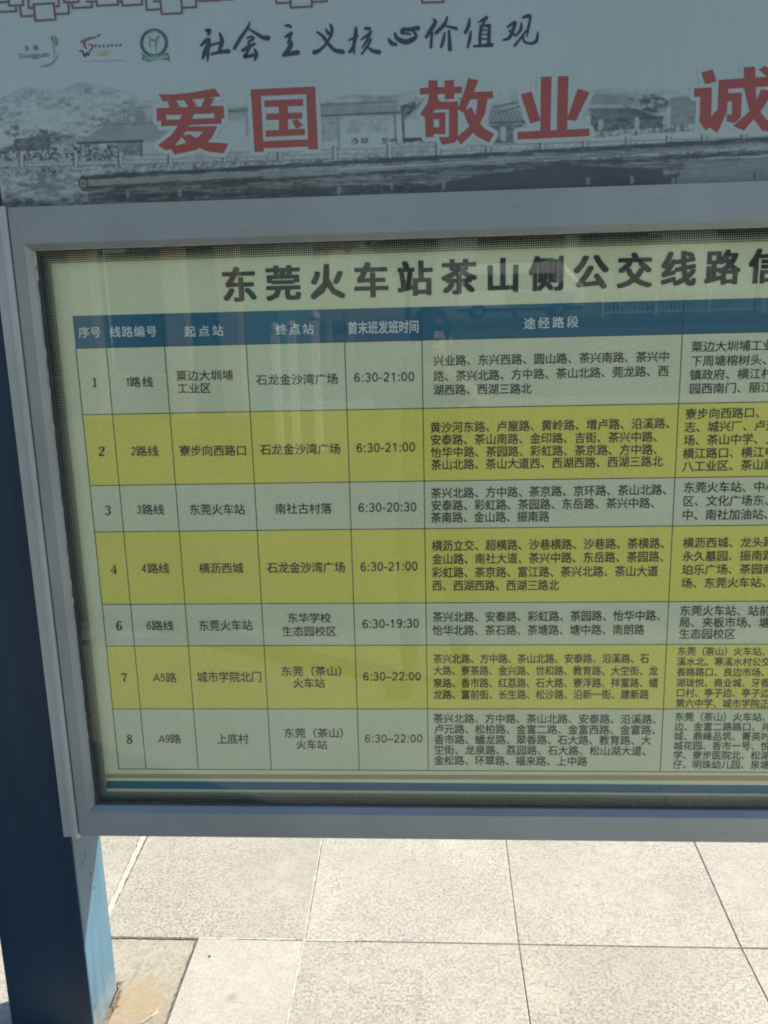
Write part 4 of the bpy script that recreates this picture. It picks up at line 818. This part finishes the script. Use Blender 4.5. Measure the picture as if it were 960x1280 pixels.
# maroon lattice border
mb = MB()
def pl_(pts, off, sc, wd=2.3):
    for a, b in zip(pts[:-1], pts[1:]):
        dx, dz = b[0] - a[0], b[1] - a[1]; l = math.hypot(dx, dz); e = wd * sc / 2 / l
        brush(mb, [(a[0] - dx * e, a[1] - dz * e, wd * sc), (b[0] + dx * e, b[1] + dz * e, wd * sc)], off, sc, YR - .0002, False, 0)
o0 = (0, 0)
for p in [[(-40, 90), (120, 84), (118, 42)], [(-60, 18), (58, 14)], [(56, -90), (68, 42), (172, 38), (166, -90)], [(148, 42), (158, 122), (250, 117)], [(202, -90), (216, 60), (250, 58)], [(250, 32), (402, 24), (415, 146), (264, 155), (250, 32)], [(405, 48), (442, 46), (430, -90)], [(415, 106), (516, 102), (512, 20)], [(470, -90), (480, 16), (590, 14), (582, -90)], [(538, 20), (545, 60), (690, 52), (686, 12)], [(650, 12), (720, 10)], [(714, -90), (726, 42), (885, 34), (876, -90)], [(885, 12), (910, 8)],
          [(-60, -60), (1900, -150)], [(906, -60), (918, 42), (1065, 33), (1058, -90)]]: pl_(p, o0, 6)
for p in [[(186, -90), (200, 74), (300, 68)], [(255, 10), (300, 8)], [(292, -90), (312, 105), (466, 98), (452, -90)], [(470, 58), (572, 52), (562, -90)], [(590, 8), (755, 0), (750, -80)], [(780, -4), (850, -8)]]: pl_(p, (150, 0), 6)
for p in [[(56, -40), (65, 10), (108, 8)], [(106, -40), (110, 24), (177, 20), (173, -40)], [(177, 6), (223, 4), (221, -40)], [(520, -40), (525, 8), (592, 6), (589, -40)], [(250, -8), (380, -14)], [(420, -10), (500, -16)], [(630, -14), (760, -20)], [(820, -16), (950, -24), (948, -50)], [(1000, -20), (1130, -28)]]: pl_(p, (320, 0), 2.526)
mb.build('lattice_border', m_mar, banner)
# three small emblems
mk = lambda n, c: ink(n, c, 0.45)
mb = MB(); cjk(mb, '东莞', 30.5, 60.5, 47.5, 59.5, 6.5, YR, .02); latin(mb, 'Dongguan', 24, 70, 61, 67.5, 6.2, YR, .015)
e = mb.build('emblem', mk('slate_blue', (0.15, 0.23, 0.27)), banner); e['label'] = 'leaf and curl emblem beside the word Dongguan'
mb = MB()
for st in [[(525, 112, 10), (520, 150, 24), (535, 190, 8)], [(548, 120, 12), (560, 150, 26), (545, 195, 8)], [(576, 150, 12), (565, 180, 18), (552, 205, 8)], [(575, 188, 10), (565, 212, 12), (548, 218, 6)], [(526, 212, 8), (545, 270, 9), (540, 340, 6)]]: brush(mb, st, (0, 30), 8, YR)
mb.build('leaf', mk('pale_leaf_green', (0.15, 0.29, 0.18)), e)
mb = MB(); brush(mb, [(592, 300, 4), (545, 368, 12), (480, 412, 14), (395, 426, 3)], (0, 30), 8, YR - .0001); mb.build('curl', mk('slate_blue', (0.15, 0.2, 0.22)), e)
mb = MB(); o2, s2 = (90, 30), 7.385
for st in [[(78, 165, 12), (120, 148, 22), (170, 132, 22), (220, 120, 12)], [(125, 142, 14), (112, 190, 22), (135, 232, 10)], [(150, 188, 8), (188, 195, 16), (182, 228, 14), (158, 242, 8)]]: brush(mb, st, o2, s2, YR)
e = mb.build('emblem', mk('brick_red', (0.26, 0.13, 0.115)), banner); e['label'] = 'red brushstroke emblem above a black W'
mb = MB()
for st in [[(66, 250, 8), (95, 252, 16), (118, 302, 14), (135, 262, 12), (148, 292, 12), (166, 250, 8)], [(232, 115, 8), (262, 95, 10)]]: brush(mb, st, o2, s2, YR)
for k in range(7):                       # seven tiny brushed characters, too small to read
    x = 215 + k * 39; zc = 205 - k * 1.5
    for j in range(5):
        a = random.uniform(-14, 14); c = random.uniform(-14, 14); brush(mb, [(x + a, zc + c, 5), (x - a * .6 + random.uniform(-6, 6), zc + random.uniform(-14, 14), 5)], o2, s2, YR, False, 0)
for k in range(24):
    x = 102 + k * 16.5; brush(mb, [(x, 350 - k * .6 + random.uniform(-5, 5), 4), (x + 9, 346 - k * .6 + random.uniform(-6, 6), 4)], o2, s2, YR, False, 0)
mb.build('brush_mark', m_cal, e)
mb = MB(); brush(mb, [(235, 275, 20), (285, 270, 46), (335, 266, 20)], o2, s2, YR); mb.build('yellow_smudge', mk('pale_yellow', (0.40, 0.44, 0.24)), e)
mb = MB(); cx_, cy_ = 757, 170
ring = [(cx_ + 116 * math.cos(t), cy_ + 4 + 118 * math.sin(t), 27) for t in [math.pi * 2 * k / 26 for k in range(27)]]; brush(mb, ring, o2, s2, YR, False, 1)
e = mb.build('emblem', mk('dark_green', (0.035, 0.16, 0.14)), banner); e['label'] = 'round green ring emblem with a ribbon'
mb = MB()
for P_ in ([(635, 265), (690, 298), (700, 350), (640, 325), (655, 295)], [(690, 298), (800, 268), (800, 318), (700, 350)], [(800, 268), (888, 265), (908, 345), (880, 335), (800, 318)]): polypx(mb, P_, o2, s2, YR - .0003)
mb.build('ribbon', mk('ribbon_green', (0.08, 0.25, 0.15)), e)
mb = MB(); latin(mb, 'CHASHAN', 90 + 672 / s2, 30 + 322 / s2, 90 + 882 / s2, 30 + 300 / s2, 4.2, YR - .0008, .02); mb.build('ribbon_lettering', mk('emblem_white', (0.5, 0.56, 0.52)), e)
mb = MB()
for st in [[(808, 108, 8), (782, 140, 20), (772, 190, 14), (778, 255, 6)]]: brush(mb, st, o2, s2, YR)
mb.build('leaf', mk('pale_leaf_green', (0.15, 0.29, 0.18)), e)
mb = MB()
for st in [[(708, 112, 8), (722, 140, 10), (715, 175, 10), (728, 215, 6)], [(742, 145, 20), (750, 148, 22)]]: brush(mb, st, o2, s2, YR)
mb.build('petal', mk('dull_red', (0.26, 0.16, 0.17)), e)
mb = MB()
for t in range(4): x = 715 + t * 22; brush(mb, [(x, 74 - (t in (1, 2)) * 5, 8), (x + 12, 70 - (t in (1, 2)) * 5, 8)], o2, s2, YR - .0006, False, 0)
mb.build('ring_lettering', mk('emblem_white', (0.5, 0.56, 0.52)), e)

# ------------------------------------------------------------------ litter at the post foot
pb = [W(-0.777, 1.54, 0), W(-0.777, 1.676, 0), W(-0.969, 1.676, 0), W(-0.969, 1.54, 0)]
for k in range(4):
    a_, b_2 = pb[k], pb[(k + 1) % 4]; ribbon('grime_line', (a_.x, a_.y), (b_2.x, b_2.y), 0.020, 0.0056 if k else 0.0058, dirt, n=40, jitter=0.6, parent=pl)
def gp(u, v): d = ray(u, v); t = H / (-d.z * 1.0); return Vector((d.x * t, d.y * t - 1.5 * S, 0))
tw = mat('dry_twig', (0.17, 0.15, 0.12), 0.8); lt_ = noisy(mat('dry_leaf', rough=0.8), (0.16, 0.14, 0.10), 0.2, 90)
g = gp(150, 1234); h = gp(136, 1272)
twig = empty('dry_twig', h); tag(twig, 'dark dry twig leaning along the foot of the blue post', 'twig')
MB().tube([g + Vector((0.006, 0, .012)), g.lerp(h, .35) + Vector((.002, 0, .010)), g.lerp(h, .7) + Vector((0, 0, .006)), h + Vector((-.004, -.01, .003))], [.0022, .0018, .002, .0014], 6).build('stem', tw, twig)
MB().tube([g.lerp(h, .45) + Vector((.001, 0, .009)), g.lerp(h, .4) + Vector((-.012, .004, .014))], [.0016, .001], 5).build('side_shoot', tw, twig)
mb = MB()
for c, r_, a in ((gp(150, 1232), .010, .5), (gp(141, 1262), .015, .1), (gp(134, 1265), .012, 1.2), (gp(147, 1240), .007, 2.0)):
    mb = MB()
    ca, sa = math.cos(a), math.sin(a); P_ = lambda x, y, z: c + Vector((ca * x - sa * y, sa * x + ca * y, z))
    mb.add([P_(-r_ * 1.4, 0, .004), P_(-r_ * .3, r_ * .5, .010), P_(r_, r_ * .25, .007), P_(r_ * 1.5, 0, .012), P_(r_ * .4, -r_ * .5, .006), P_(-r_ * .6, -r_ * .4, .005)], [(0, 1, 5), (1, 2, 4, 5), (2, 3, 4)])
    mb.build('withered_leaf', lt_, twig)
tw2 = mat('bleached_straw', (0.62, 0.58, 0.48), 0.7); a = gp(178, 1279); b = gp(199, 1266)
st = empty('pale_straw', a); tag(st, 'bleached forked straw lying on the rusty stained slab', 'straw')
MB().tube([a + Vector((0, 0, .003)), a.lerp(b, .6) + Vector((0, 0, .006)), b + Vector((0, 0, .004))], [.0014, .0013, .0006], 6).build('stalk', tw2, st)
MB().tube([a.lerp(b, .75) + Vector((0, 0, .005)), a.lerp(b, .95) + Vector((-.004, .012, .008))], [.0009, .0004], 5).build('fork', tw2, st)
MB().tube([a.lerp(b, .5) + Vector((0, 0, .005)), a.lerp(b, .62) + Vector((.008, -.008, .004))], [.0009, .0004], 5).build('fork', tw2, st)
for i, (u, v, r_) in enumerate([(262, 1196, .0045), (170, 1217, .002), (421, 1211, .002), (323, 1240, .002), (569, 1106, .0015)]):
    c = gp(u, v); bm = bmesh.new(); bmesh.ops.create_icosphere(bm, subdivisions=1, radius=r_)
    for v_ in bm.verts: v_.co += Vector([random.uniform(-.35, .35) * r_ for _ in range(3)]); v_.co.z *= .5
    me = bpy.data.meshes.new('pebble'); bm.to_mesh(me); bm.free(); o = link('pebble', me, lt_); o.location = c + Vector((0, 0, r_ * .3))
    tag(o, ['dark crumb of grit on the whitest slab', 'tiny pebble on the rusty stained slab near the post', 'tiny pebble on the pale slab beyond the long joint', 'small grit grain beside the brown spot', 'tiny grit grain on the bright slab in mid paving'][i], 'pebble', 'grit on the paving')
# ------------------------------------------------------------------ what stands behind the photographer (seen mirrored in the pane)
white = noisy(mat('white_enamel', rough=0.4), (0.72, 0.74, 0.72), 0.05, 5); darkg = mat('tinted_glass', (0.07, 0.10, 0.11), 0.12); tyre = mat('tyre_rubber', (0.02, 0.02, 0.02), 0.85); steel = mat('wheel_steel', (0.45, 0.45, 0.45), 0.35, 0.8)
green = noisy(mat('livery_green', rough=0.4), (0.16, 0.42, 0.10), 0.05, 4); lblue = noisy(mat('livery_blue', rough=0.4), (0.08, 0.30, 0.50), 0.05, 4)
road = empty('road'); tag(road, kind='structure')
asph = noisy(mat('asphalt', rough=0.9), (0.07, 0.07, 0.072), 0.15, 3, bump=0.4, bscale=80)
ysr = [-44, -42, -40, -38, -36, -34, -32]
mb = MB(); mb.add([(x, y, ground_z(x, y) - 0.034 + 0.03) for y in ysr for x in (-120, -40, 0, 40, 120)], [(j * 5 + i, j * 5 + i + 1, (j + 1) * 5 + i + 1, (j + 1) * 5 + i) for j in range(len(ysr) - 1) for i in range(4)]); mb.build('road_surface', asph, road)
for y in (-37.0,):
    for k in range(-8, 9): MB().box((k * 6, y - .07, ground_z(0, y) + 0.0), (k * 6 + 3, y + .07, ground_z(0, y) + .012)).build('lane_line', white, road)
kerbm = noisy(mat('kerb_stone', rough=0.8), (0.52, 0.50, 0.46), 0.1, 8, bump=0.3, bscale=90)
kerb = empty('kerb', (0, -15, 0)); tag(kerb, kind='structure')
for k in range(-14, 15):
    zz = ground_z(0, -15); MB().box((k * 1.0 + .004, -15.12, zz - .05), (k * 1.0 + .996, -14.95, zz + .12)).build('kerb_block', kerbm, kerb, bevel=0.01)
# minibus
bx0, bx1, by, bz = 1.35, 7.45, -40.2, ground_z(0, -40.2)
bus = empty('minibus', (4.4, by - 1, bz)); tag(bus, 'white minibus with green and blue livery parked on the far road', 'minibus')
prof = [(by, bz + .35), (by + .01, bz + 1.2), (by - .08, bz + 2.15), (by - .2, bz + 2.5), (by - .5, bz + 2.6), (by - 1.6, bz + 2.6), (by - 1.9, bz + 2.5), (by - 2.0, bz + 2.15), (by - 2.08, bz + 1.2), (by - 2.07, bz + .35)]
stations = [(bx0, .93), (bx0 + .12, 1.0), (bx1 - 1.15, 1.0), (bx1 - .9, .96), (bx1 - .25, .62), (bx1, .52)]
vs = []
for x, h_ in stations:
    for py, pz in prof: vs.append((x, py, bz + .35 + (pz - bz - .35) * h_))
n = len(prof); fs = [(i * n + k, (i + 1) * n + k, (i + 1) * n + (k + 1) % n, i * n + (k + 1) % n) for i in range(len(stations) - 1) for k in range(n)] + [tuple(range(n)), tuple((len(stations) - 1) * n + k for k in range(n))[::-1]]
MB().add(vs, fs).build('body', white, bus, bevel=0.04)
for x0, x1 in ((1.75, 2.75), (2.85, 3.85), (3.95, 4.95), (5.05, 6.05)):
    MB().add([(x0, by + .012, bz + 1.3), (x1, by + .012, bz + 1.3), (x1, by - .05, bz + 2.05), (x0, by - .05, bz + 2.05), (x0, by - .1, bz + 1.3), (x1, by - .1, bz + 1.3), (x1, by - .15, bz + 2.05), (x0, by - .15, bz + 2.05)], [(0, 1, 2, 3), (4, 7, 6, 5), (0, 4, 5, 1), (1, 5, 6, 2), (2, 6, 7, 3), (3, 7, 4, 0)]).build('window', darkg, bus)
MB().box((3.7, by - .02, bz + .55), (5.4, by + .018, bz + 1.2)).build('livery_panel', green, bus, bevel=.01); MB().box((5.45, by - .02, bz + .55), (7.0, by + .018, bz + 1.15)).build('livery_panel', lblue, bus, bevel=.01)
MB().box((1.4, by - .02, bz + .35), (7.4, by + .02, bz + .5)).build('sill_strip', rubber, bus)
for wx in (2.35, 6.25):
    for wy in (by - .12, by - 1.95):
        def cyl(r_, a, b, nn=20): 
            q = MB(); q.tube([(wx, a, bz + .36), (wx, b, bz + .36)], r_, nn); return q
        t_ = cyl(.36, wy - .12, wy + .14).build('tyre', tyre, bus); cyl(.2, wy - .13, wy + .155).build('rim', steel, t_)
MB().box((7.38, by - .5, bz + .75), (7.47, by - .15, bz + .95)).build('headlight', steel, bus, bevel=.02); MB().box((7.38, by - 1.9, bz + .75), (7.47, by - 1.55, bz + .95)).build('headlight', steel, bus, bevel=.02)
MB().box((6.3, by + .02, bz + 1.35), (6.42, by + .2, bz + 1.62)).build('wing_mirror', rubber, bus, bevel=.02)
# white railing of the forecourt, panel by panel
for s_ in range(5):
    x0 = 7.9 + s_ * 2.4; y = -38.0; z = ground_z(0, y)
    r = empty('railing', (x0 + 1.2, y, z)); tag(r, ['white railing panel nearest the minibus', 'white railing panel second from the minibus', 'white railing panel third from the minibus', 'white railing panel fourth from the minibus', 'white railing panel farthest from the minibus'][s_], 'railing', 'white railing beside the far road')
    for zz in (z + .15, z + 1.1, z + 1.25): MB().box((x0 + .05, y - .02, zz - .02), (x0 + 2.35, y + .02, zz + .02)).build('rail', white, r)
    for px_ in (x0,):
        pp = MB().box((px_ - .05, y - .05, z - .04), (px_ + .05, y + .05, z + 1.35)).build('post', white, r, bevel=.006); MB().lathe((px_, y, z + 1.36), [(.03, 0), (.06, .03), (.07, .07), (.05, .12), (.01, .14)], 10).build('ball_cap', white, pp)
    for k in range(11): MB().box((x0 + .2 + k * .19, y - .012, z + .13), (x0 + .225 + k * .19, y + .012, z + 1.1)).build('baluster', white, r)
# white bollard posts nearer by
for i, (x, y, h_) in enumerate([(-2.14, -10, 1.80), (-1.92, -10.1, 1.83), (-1.62, -10.3, 1.95)]):
    z = ground_z(x, y); r = empty('bollard', (x, y, z)); tag(r, ['white gate post standing nearest the building', 'middle white gate post of the three', 'tallest white gate post, outermost of the three'][i], 'bollard', 'white gate posts')
    MB().box((x - .055, y - .055, z - .03), (x + .055, y + .055, z + h_ - .12)).build('shaft', white, r, bevel=.01); MB().lathe((x, y, z + h_ - .119), [(.04, 0), (.075, .02), (.08, .06), (.055, .11), (.01, .13)], 12).build('ball_cap', white, r)
# station building with beige pillars and glazed bays
beige = noisy(mat('beige_render', rough=0.85), (0.38, 0.34, 0.25), 0.08, 2, bump=.2, bscale=40); teal = noisy(mat('teal_wall', rough=0.5), (0.17, 0.29, 0.27), 0.1, 1.0)  # teal is the wall's own colour
bl = empty('station_building', (-9, -15, 0)); tag(bl, 'low station building with beige pillars and dark glazed bays', 'building')
zb_ = -.05
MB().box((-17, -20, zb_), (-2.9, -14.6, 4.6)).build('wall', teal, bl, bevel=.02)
MB().box((-17.4, -20.4, 4.605), (-2.5, -13.9, 4.95)).build('roof', beige, bl, bevel=.03)
for x in (-15.2, -13.4, -11.6, -9.8, -8.1, -6.51, -4.75, -3.75): MB().box((x - .19, -14.59, zb_), (x + .19, -14.1, 4.6)).build('pillar', beige, bl, bevel=.015)
for x0, x1 in ((-13.1, -11.9), (-11.3, -10.1), (-9.5, -8.4), (-7.8, -6.8), (-6.2, -5.05)):
    f_ = MB().box((x0, -14.63, .9), (x1, -14.55, 3.3)).build('window', white, bl, bevel=.01); MB().box((x0 + .06, -14.56, .96), (x1 - .06, -14.54, 3.24)).build('pane', darkg, f_)
# colonnade further off
cl = empty('colonnade', (-3, -22, 0)); tag(cl, 'beige colonnade of slim shafts behind the gate posts', 'colonnade')
z = ground_z(0, -22)
for k in range(4): MB().box((-4.1 + k * .6, -22.1, z - .05), (-3.95 + k * .6, -21.95, 3.9)).build('shaft', beige, cl, bevel=.01)
MB().box((-4.3, -22.3, 3.905), (-1.9, -21.8, 4.15)).build('beam', beige, cl, bevel=.02)
# hedge and trees beyond the road
def foliage(name, c, rx, ry, rz, n, sz, m, parent, seed):
    r = np.random.default_rng(seed); P_ = r.normal(size=(n, 3)); P_ /= np.linalg.norm(P_, axis=1)[:, None]; rad = r.uniform(.35, 1, n) ** .5
    lump = 1 + .25 * np.sin(P_[:, 0] * 5 + seed) * np.cos(P_[:, 2] * 6 + P_[:, 1] * 4)
    P_ = P_ * (rad * lump)[:, None] * np.array([rx, ry, rz]) + np.array(c)
    A = r.normal(size=(n, 3)); A /= np.linalg.norm(A, axis=1)[:, None]; B = np.cross(A, r.normal(size=(n, 3))); B /= np.linalg.norm(B, axis=1)[:, None]
    s_ = (sz * r.uniform(.6, 1.4, n))[:, None]
    v = np.stack([P_ - A * s_, P_ + B * s_ * .5, P_ + A * s_, P_ - B * s_ * .5], 1).reshape(-1, 3)
    me = bpy.data.meshes.new(name); me.from_pydata(v.tolist(), [], [(4 * i, 4 * i + 1, 4 * i + 2, 4 * i + 3) for i in range(n)]); return link(name, me, m, parent)
leafg = noisy(mat('leaf_green', rough=0.6), (0.07, 0.12, 0.035), 0.25, 1.5, col2=(0.03, 0.06, 0.02)); leafy = noisy(mat('leaf_yellow', rough=0.6), (0.30, 0.28, 0.05), 0.2, 3, col2=(0.12, 0.16, 0.04)); bark = noisy(mat('bark', rough=0.9), (0.13, 0.10, 0.075), 0.2, 8)
for i, (x, y) in enumerate([(8.6, -39.1), (10.2, -39.2), (11.8, -39.0), (13.6, -39.2)]):
    z = ground_z(x, y); r = empty('golden_shrub', (x, y, z)); tag(r, ['golden leaved shrub nearest the minibus tail', 'golden leaved shrub next along the railing', 'third golden leaved shrub along the railing', 'golden leaved shrub at the far end of the railing'][i], 'shrub', 'golden shrubs along the railing')
    MB().tube([(x, y, z - .03), (x + .03, y, z + .5)], [.04, .02], 6).build('stem', bark, r); foliage('foliage', (x, y, z + .62), .85, .45, .5, 900, .06, leafy, r, i)
for i, (x, y, h_) in enumerate([(-9, -52, 8), (-1.5, -56, 9.5), (5.5, -54, 7.5), (12.5, -57, 9), (20, -52, 8)]):
    z = ground_z(x, y); r = empty('broadleaf_tree', (x, y, z)); tag(r, ['dark broadleaf tree behind the station building roof', 'tallest broadleaf tree beyond the road', 'smallest broadleaf tree straight behind the minibus', 'broad tree beyond the railing', 'outermost broadleaf tree along the far road'][i], 'tree', 'trees beyond the far road')
    MB().tube([(x, y, z - .1), (x + .1, y, z + h_ * .3), (x - .05, y + .1, z + h_ * .7)], [.22, .16, .06], 8).build('trunk', bark, r)
    for k in range(4):
        a = k * 1.7 + i; MB().tube([(x, y, z + h_ * (.32 + .06 * k)), (x + math.cos(a) * 1.3, y + math.sin(a) * 1.3, z + h_ * (.55 + .06 * k))], [.09, .03], 6).build('limb', bark, r)
    foliage('crown', (x, y, z + h_ * .66), 2.6, 2.4, h_ * .33, 5000, .16, leafg, r, 20 + i)

# ------------------------------------------------------------------ photographer and phone
def CP(a, b, c): return CAM + CR * a + CU * b + CF * c
ph = empty('phone', CP(0, -.05, -.01)); tag(ph, 'dark mobile phone held up in front of the face', 'phone')
def cbox(a, b):
    q = MB(); q.box(a, b); q.v = [tuple(CP(*p)) for p in q.v]; return q
cbox((-.058, -.133, -.0135), (.014, .012, -.006)).build('body', mat('phone_black', (0.03, 0.03, 0.035), 0.25), ph, bevel=.003)
cbox((-.055, -.128, -.0142), (.011, .007, -.01352)).build('screen', mat('phone_screen', (0.05, 0.06, 0.07), 0.1), ph)
q = MB(); q.lathe((0, 0, 0), [(.0052, 0), (.0052, .0028), (.0040, .0032)], 16); q.v = [tuple(CP(p[0], p[1], p[2] - .0058)) for p in q.v]; q.build('lens_ring', steel, ph)
skin = noisy(mat('skin', rough=0.55), (0.50, 0.30, 0.20), 0.05, 20); shirt = noisy(mat('dark_shirt', rough=0.9), (0.035, 0.045, 0.06), 0.1, 15, bump=.3, bscale=300); trousers = noisy(mat('grey_trousers', rough=0.9), (0.06, 0.06, 0.07), 0.1, 15); shoe = mat('shoe_leather', (0.03, 0.025, 0.02), 0.5); hair = noisy(mat('black_hair', rough=0.5), (0.012, 0.01, 0.009), 0.2, 60)
FX, FY = 0.0, -2.10
nodes = []; edges = []
def nd(p, r, par=None, rt=None):
    nodes.append((Vector(p), r, rt or r)); i = len(nodes) - 1
    if par is not None: edges.append((par, i))
    return i
def F(x, y, z): return Vector((FX + x, FY + y, z))
pel = nd(F(0, 0, .96), .145, None, .105); wa = nd(F(0, 0, 1.08), .135, pel, .10); ch_ = nd(F(0, .0, 1.26), .155, wa, .11); uc = nd(F(0, -.01, 1.39), .13, ch_, .085); nk = nd(F(0, .0, 1.475), .055, uc); hb = nd(F(0, .03, 1.55), .068, nk, .078); hm = nd(F(0, .03, 1.62), .076, hb, .092); ht = nd(F(0, .02, 1.69), .06, hm, .075)
for s_ in (-1, 1):
    hp = nd(F(s_ * .09, 0, .88), .088, pel); kn = nd(F(s_ * .11, .02, .49), .058, hp); cf = nd(F(s_ * .115, -.015, .33), .055, kn); an = nd(F(s_ * .12, -.01, .10), .036, cf); hl = nd(F(s_ * .12, .0, .05), .04, an); to = nd(F(s_ * .135, .17, .035), .034, hl)
    sh = nd(F(s_ * .175, -.01, 1.405), .056, uc); ua = nd(F(s_ * .205, .10, 1.38), .045, sh); elb = nd(F(s_ * .21, .25, 1.345), .037, ua); fa = nd(Vector((s_ * .145 - .01, -1.76, 1.44)), .036, elb); 
    wr = nd(CP(-.022 + s_ * .062, -.155, -.045), .024, fa, .020); pm = nd(CP(-.022 + s_ * .058, -.115, -.030), .030, wr, .016); kk = nd(CP(-.022 + s_ * .052, -.085, -.020), .030, pm, .014)
    for j in range(4):                    # four fingers curl round the phone's edge onto its lens side
        b0 = -.072 - j * .018; ln = (.9, 1.0, .95, .8)[j]
        f1 = nd(CP(-.022 + s_ * (.050 + .004 * j), b0, -.012), .0085, kk if j < 2 else pm); f2 = nd(CP(-.022 + s_ * (.050), b0 + .004, .004 * ln), .0075, f1); f3 = nd(CP(-.022 + s_ * (.036 - .006 * ln), b0 + .006, .006), .0070, f2)
        nd(CP(-.022 + s_ * (.024 - .010 * (ln - .8)), b0 + .005, .0045), .0062, f3)
    t1 = nd(CP(-.022 + s_ * .050, -.118, -.024), .0105, pm); t2 = nd(CP(-.022 + s_ * .036, -.098, -.0225), .0092, t1); nd(CP(-.022 + s_ * .020, -.080, -.0215), .0078, t2)
me = bpy.data.meshes.new('person_cage'); me.from_pydata([n_[0] for n_ in nodes], edges, []); ob = bpy.data.objects.new('person_cage', me); COL.objects.link(ob)
md = ob.modifiers.new('skin', 'SKIN'); ss = ob.modifiers.new('sub', 'SUBSURF'); ss.levels = ss.render_levels = 2
lay = me.skin_vertices[0].data
for i, n_ in enumerate(nodes): lay[i].radius = (n_[1], n_[2]); lay[i].use_root = (i == 0)
me2 = bpy.data.meshes.new_from_object(ob.evaluated_get(bpy.context.evaluated_depsgraph_get())); bpy.data.objects.remove(ob)
person = empty('person', (FX, FY, 0)); tag(person, 'photographer in dark shirt and grey trousers holding up a phone', 'person')
for v in me2.vertices:                    # nose and brow relief on the face side
    c = v.co; dx, dz = c.x - FX, c.z - 1.60
    if c.y > FY + .08 and c.z > 1.50 and c.z < 1.72 and abs(dx) < .08: c.y += .022 * math.exp(-(dx / .013) ** 2 - ((dz + .0) / .022) ** 2) - .006 * math.exp(-((abs(dx) - .03) / .014) ** 2 - ((dz - .03) / .012) ** 2)
body = link('body', me2, [skin, shirt, trousers, shoe], person, True)
for p in me2.polygons:
    c = p.center; m_i = 0
    if c.z < .085: m_i = 3
    elif c.z < 1.0: m_i = 2
    elif c.z < 1.455 and c.y < FY + .17: m_i = 1
    p.material_index = m_i
bm = bmesh.new(); bmesh.ops.create_uvsphere(bm, u_segments=24, v_segments=16, radius=1)
for v in bm.verts:
    c = v.co; v.co = Vector((c.x * .092 + FX, c.y * .108 + FY + .008, c.z * .092 + 1.672)) + Vector((0, 0, .004 * mnoise.noise(c * 9)))
bmesh.ops.delete(bm, geom=[v for v in bm.verts if v.co.z < 1.655 and v.co.y > FY + .03 or v.co.z < 1.60], context='VERTS')
bmesh.ops.solidify(bm, geom=bm.faces[:], thickness=.01); me = bpy.data.meshes.new('hair'); bm.to_mesh(me); bm.free(); link('hair', me, hair, person, True)
for s_ in (-1, 1):
    e_ = MB().lathe((FX + s_ * .032, FY + .112, 1.622), [(.002, -.011), (.009, -.006), (.0115, 0), (.009, .006), (.002, .011)], 12).build('eye', mat('eye_dark', (0.05, 0.03, 0.02), 0.2), person, smooth=True)
    MB().lathe((FX + s_ * .084, FY + .02, 1.605), [(.004, -.028), (.010, -.015), (.013, .008), (.010, .024), (.003, .03)], 10).build('ear', skin, person, smooth=True)
MB().tube([(FX - .024, FY + .118, 1.556), (FX, FY + .124, 1.558), (FX + .024, FY + .118, 1.556)], [.003, .005, .003], 6).build('mouth', mat('lips', (0.35, 0.13, 0.11), 0.5), person, smooth=True)
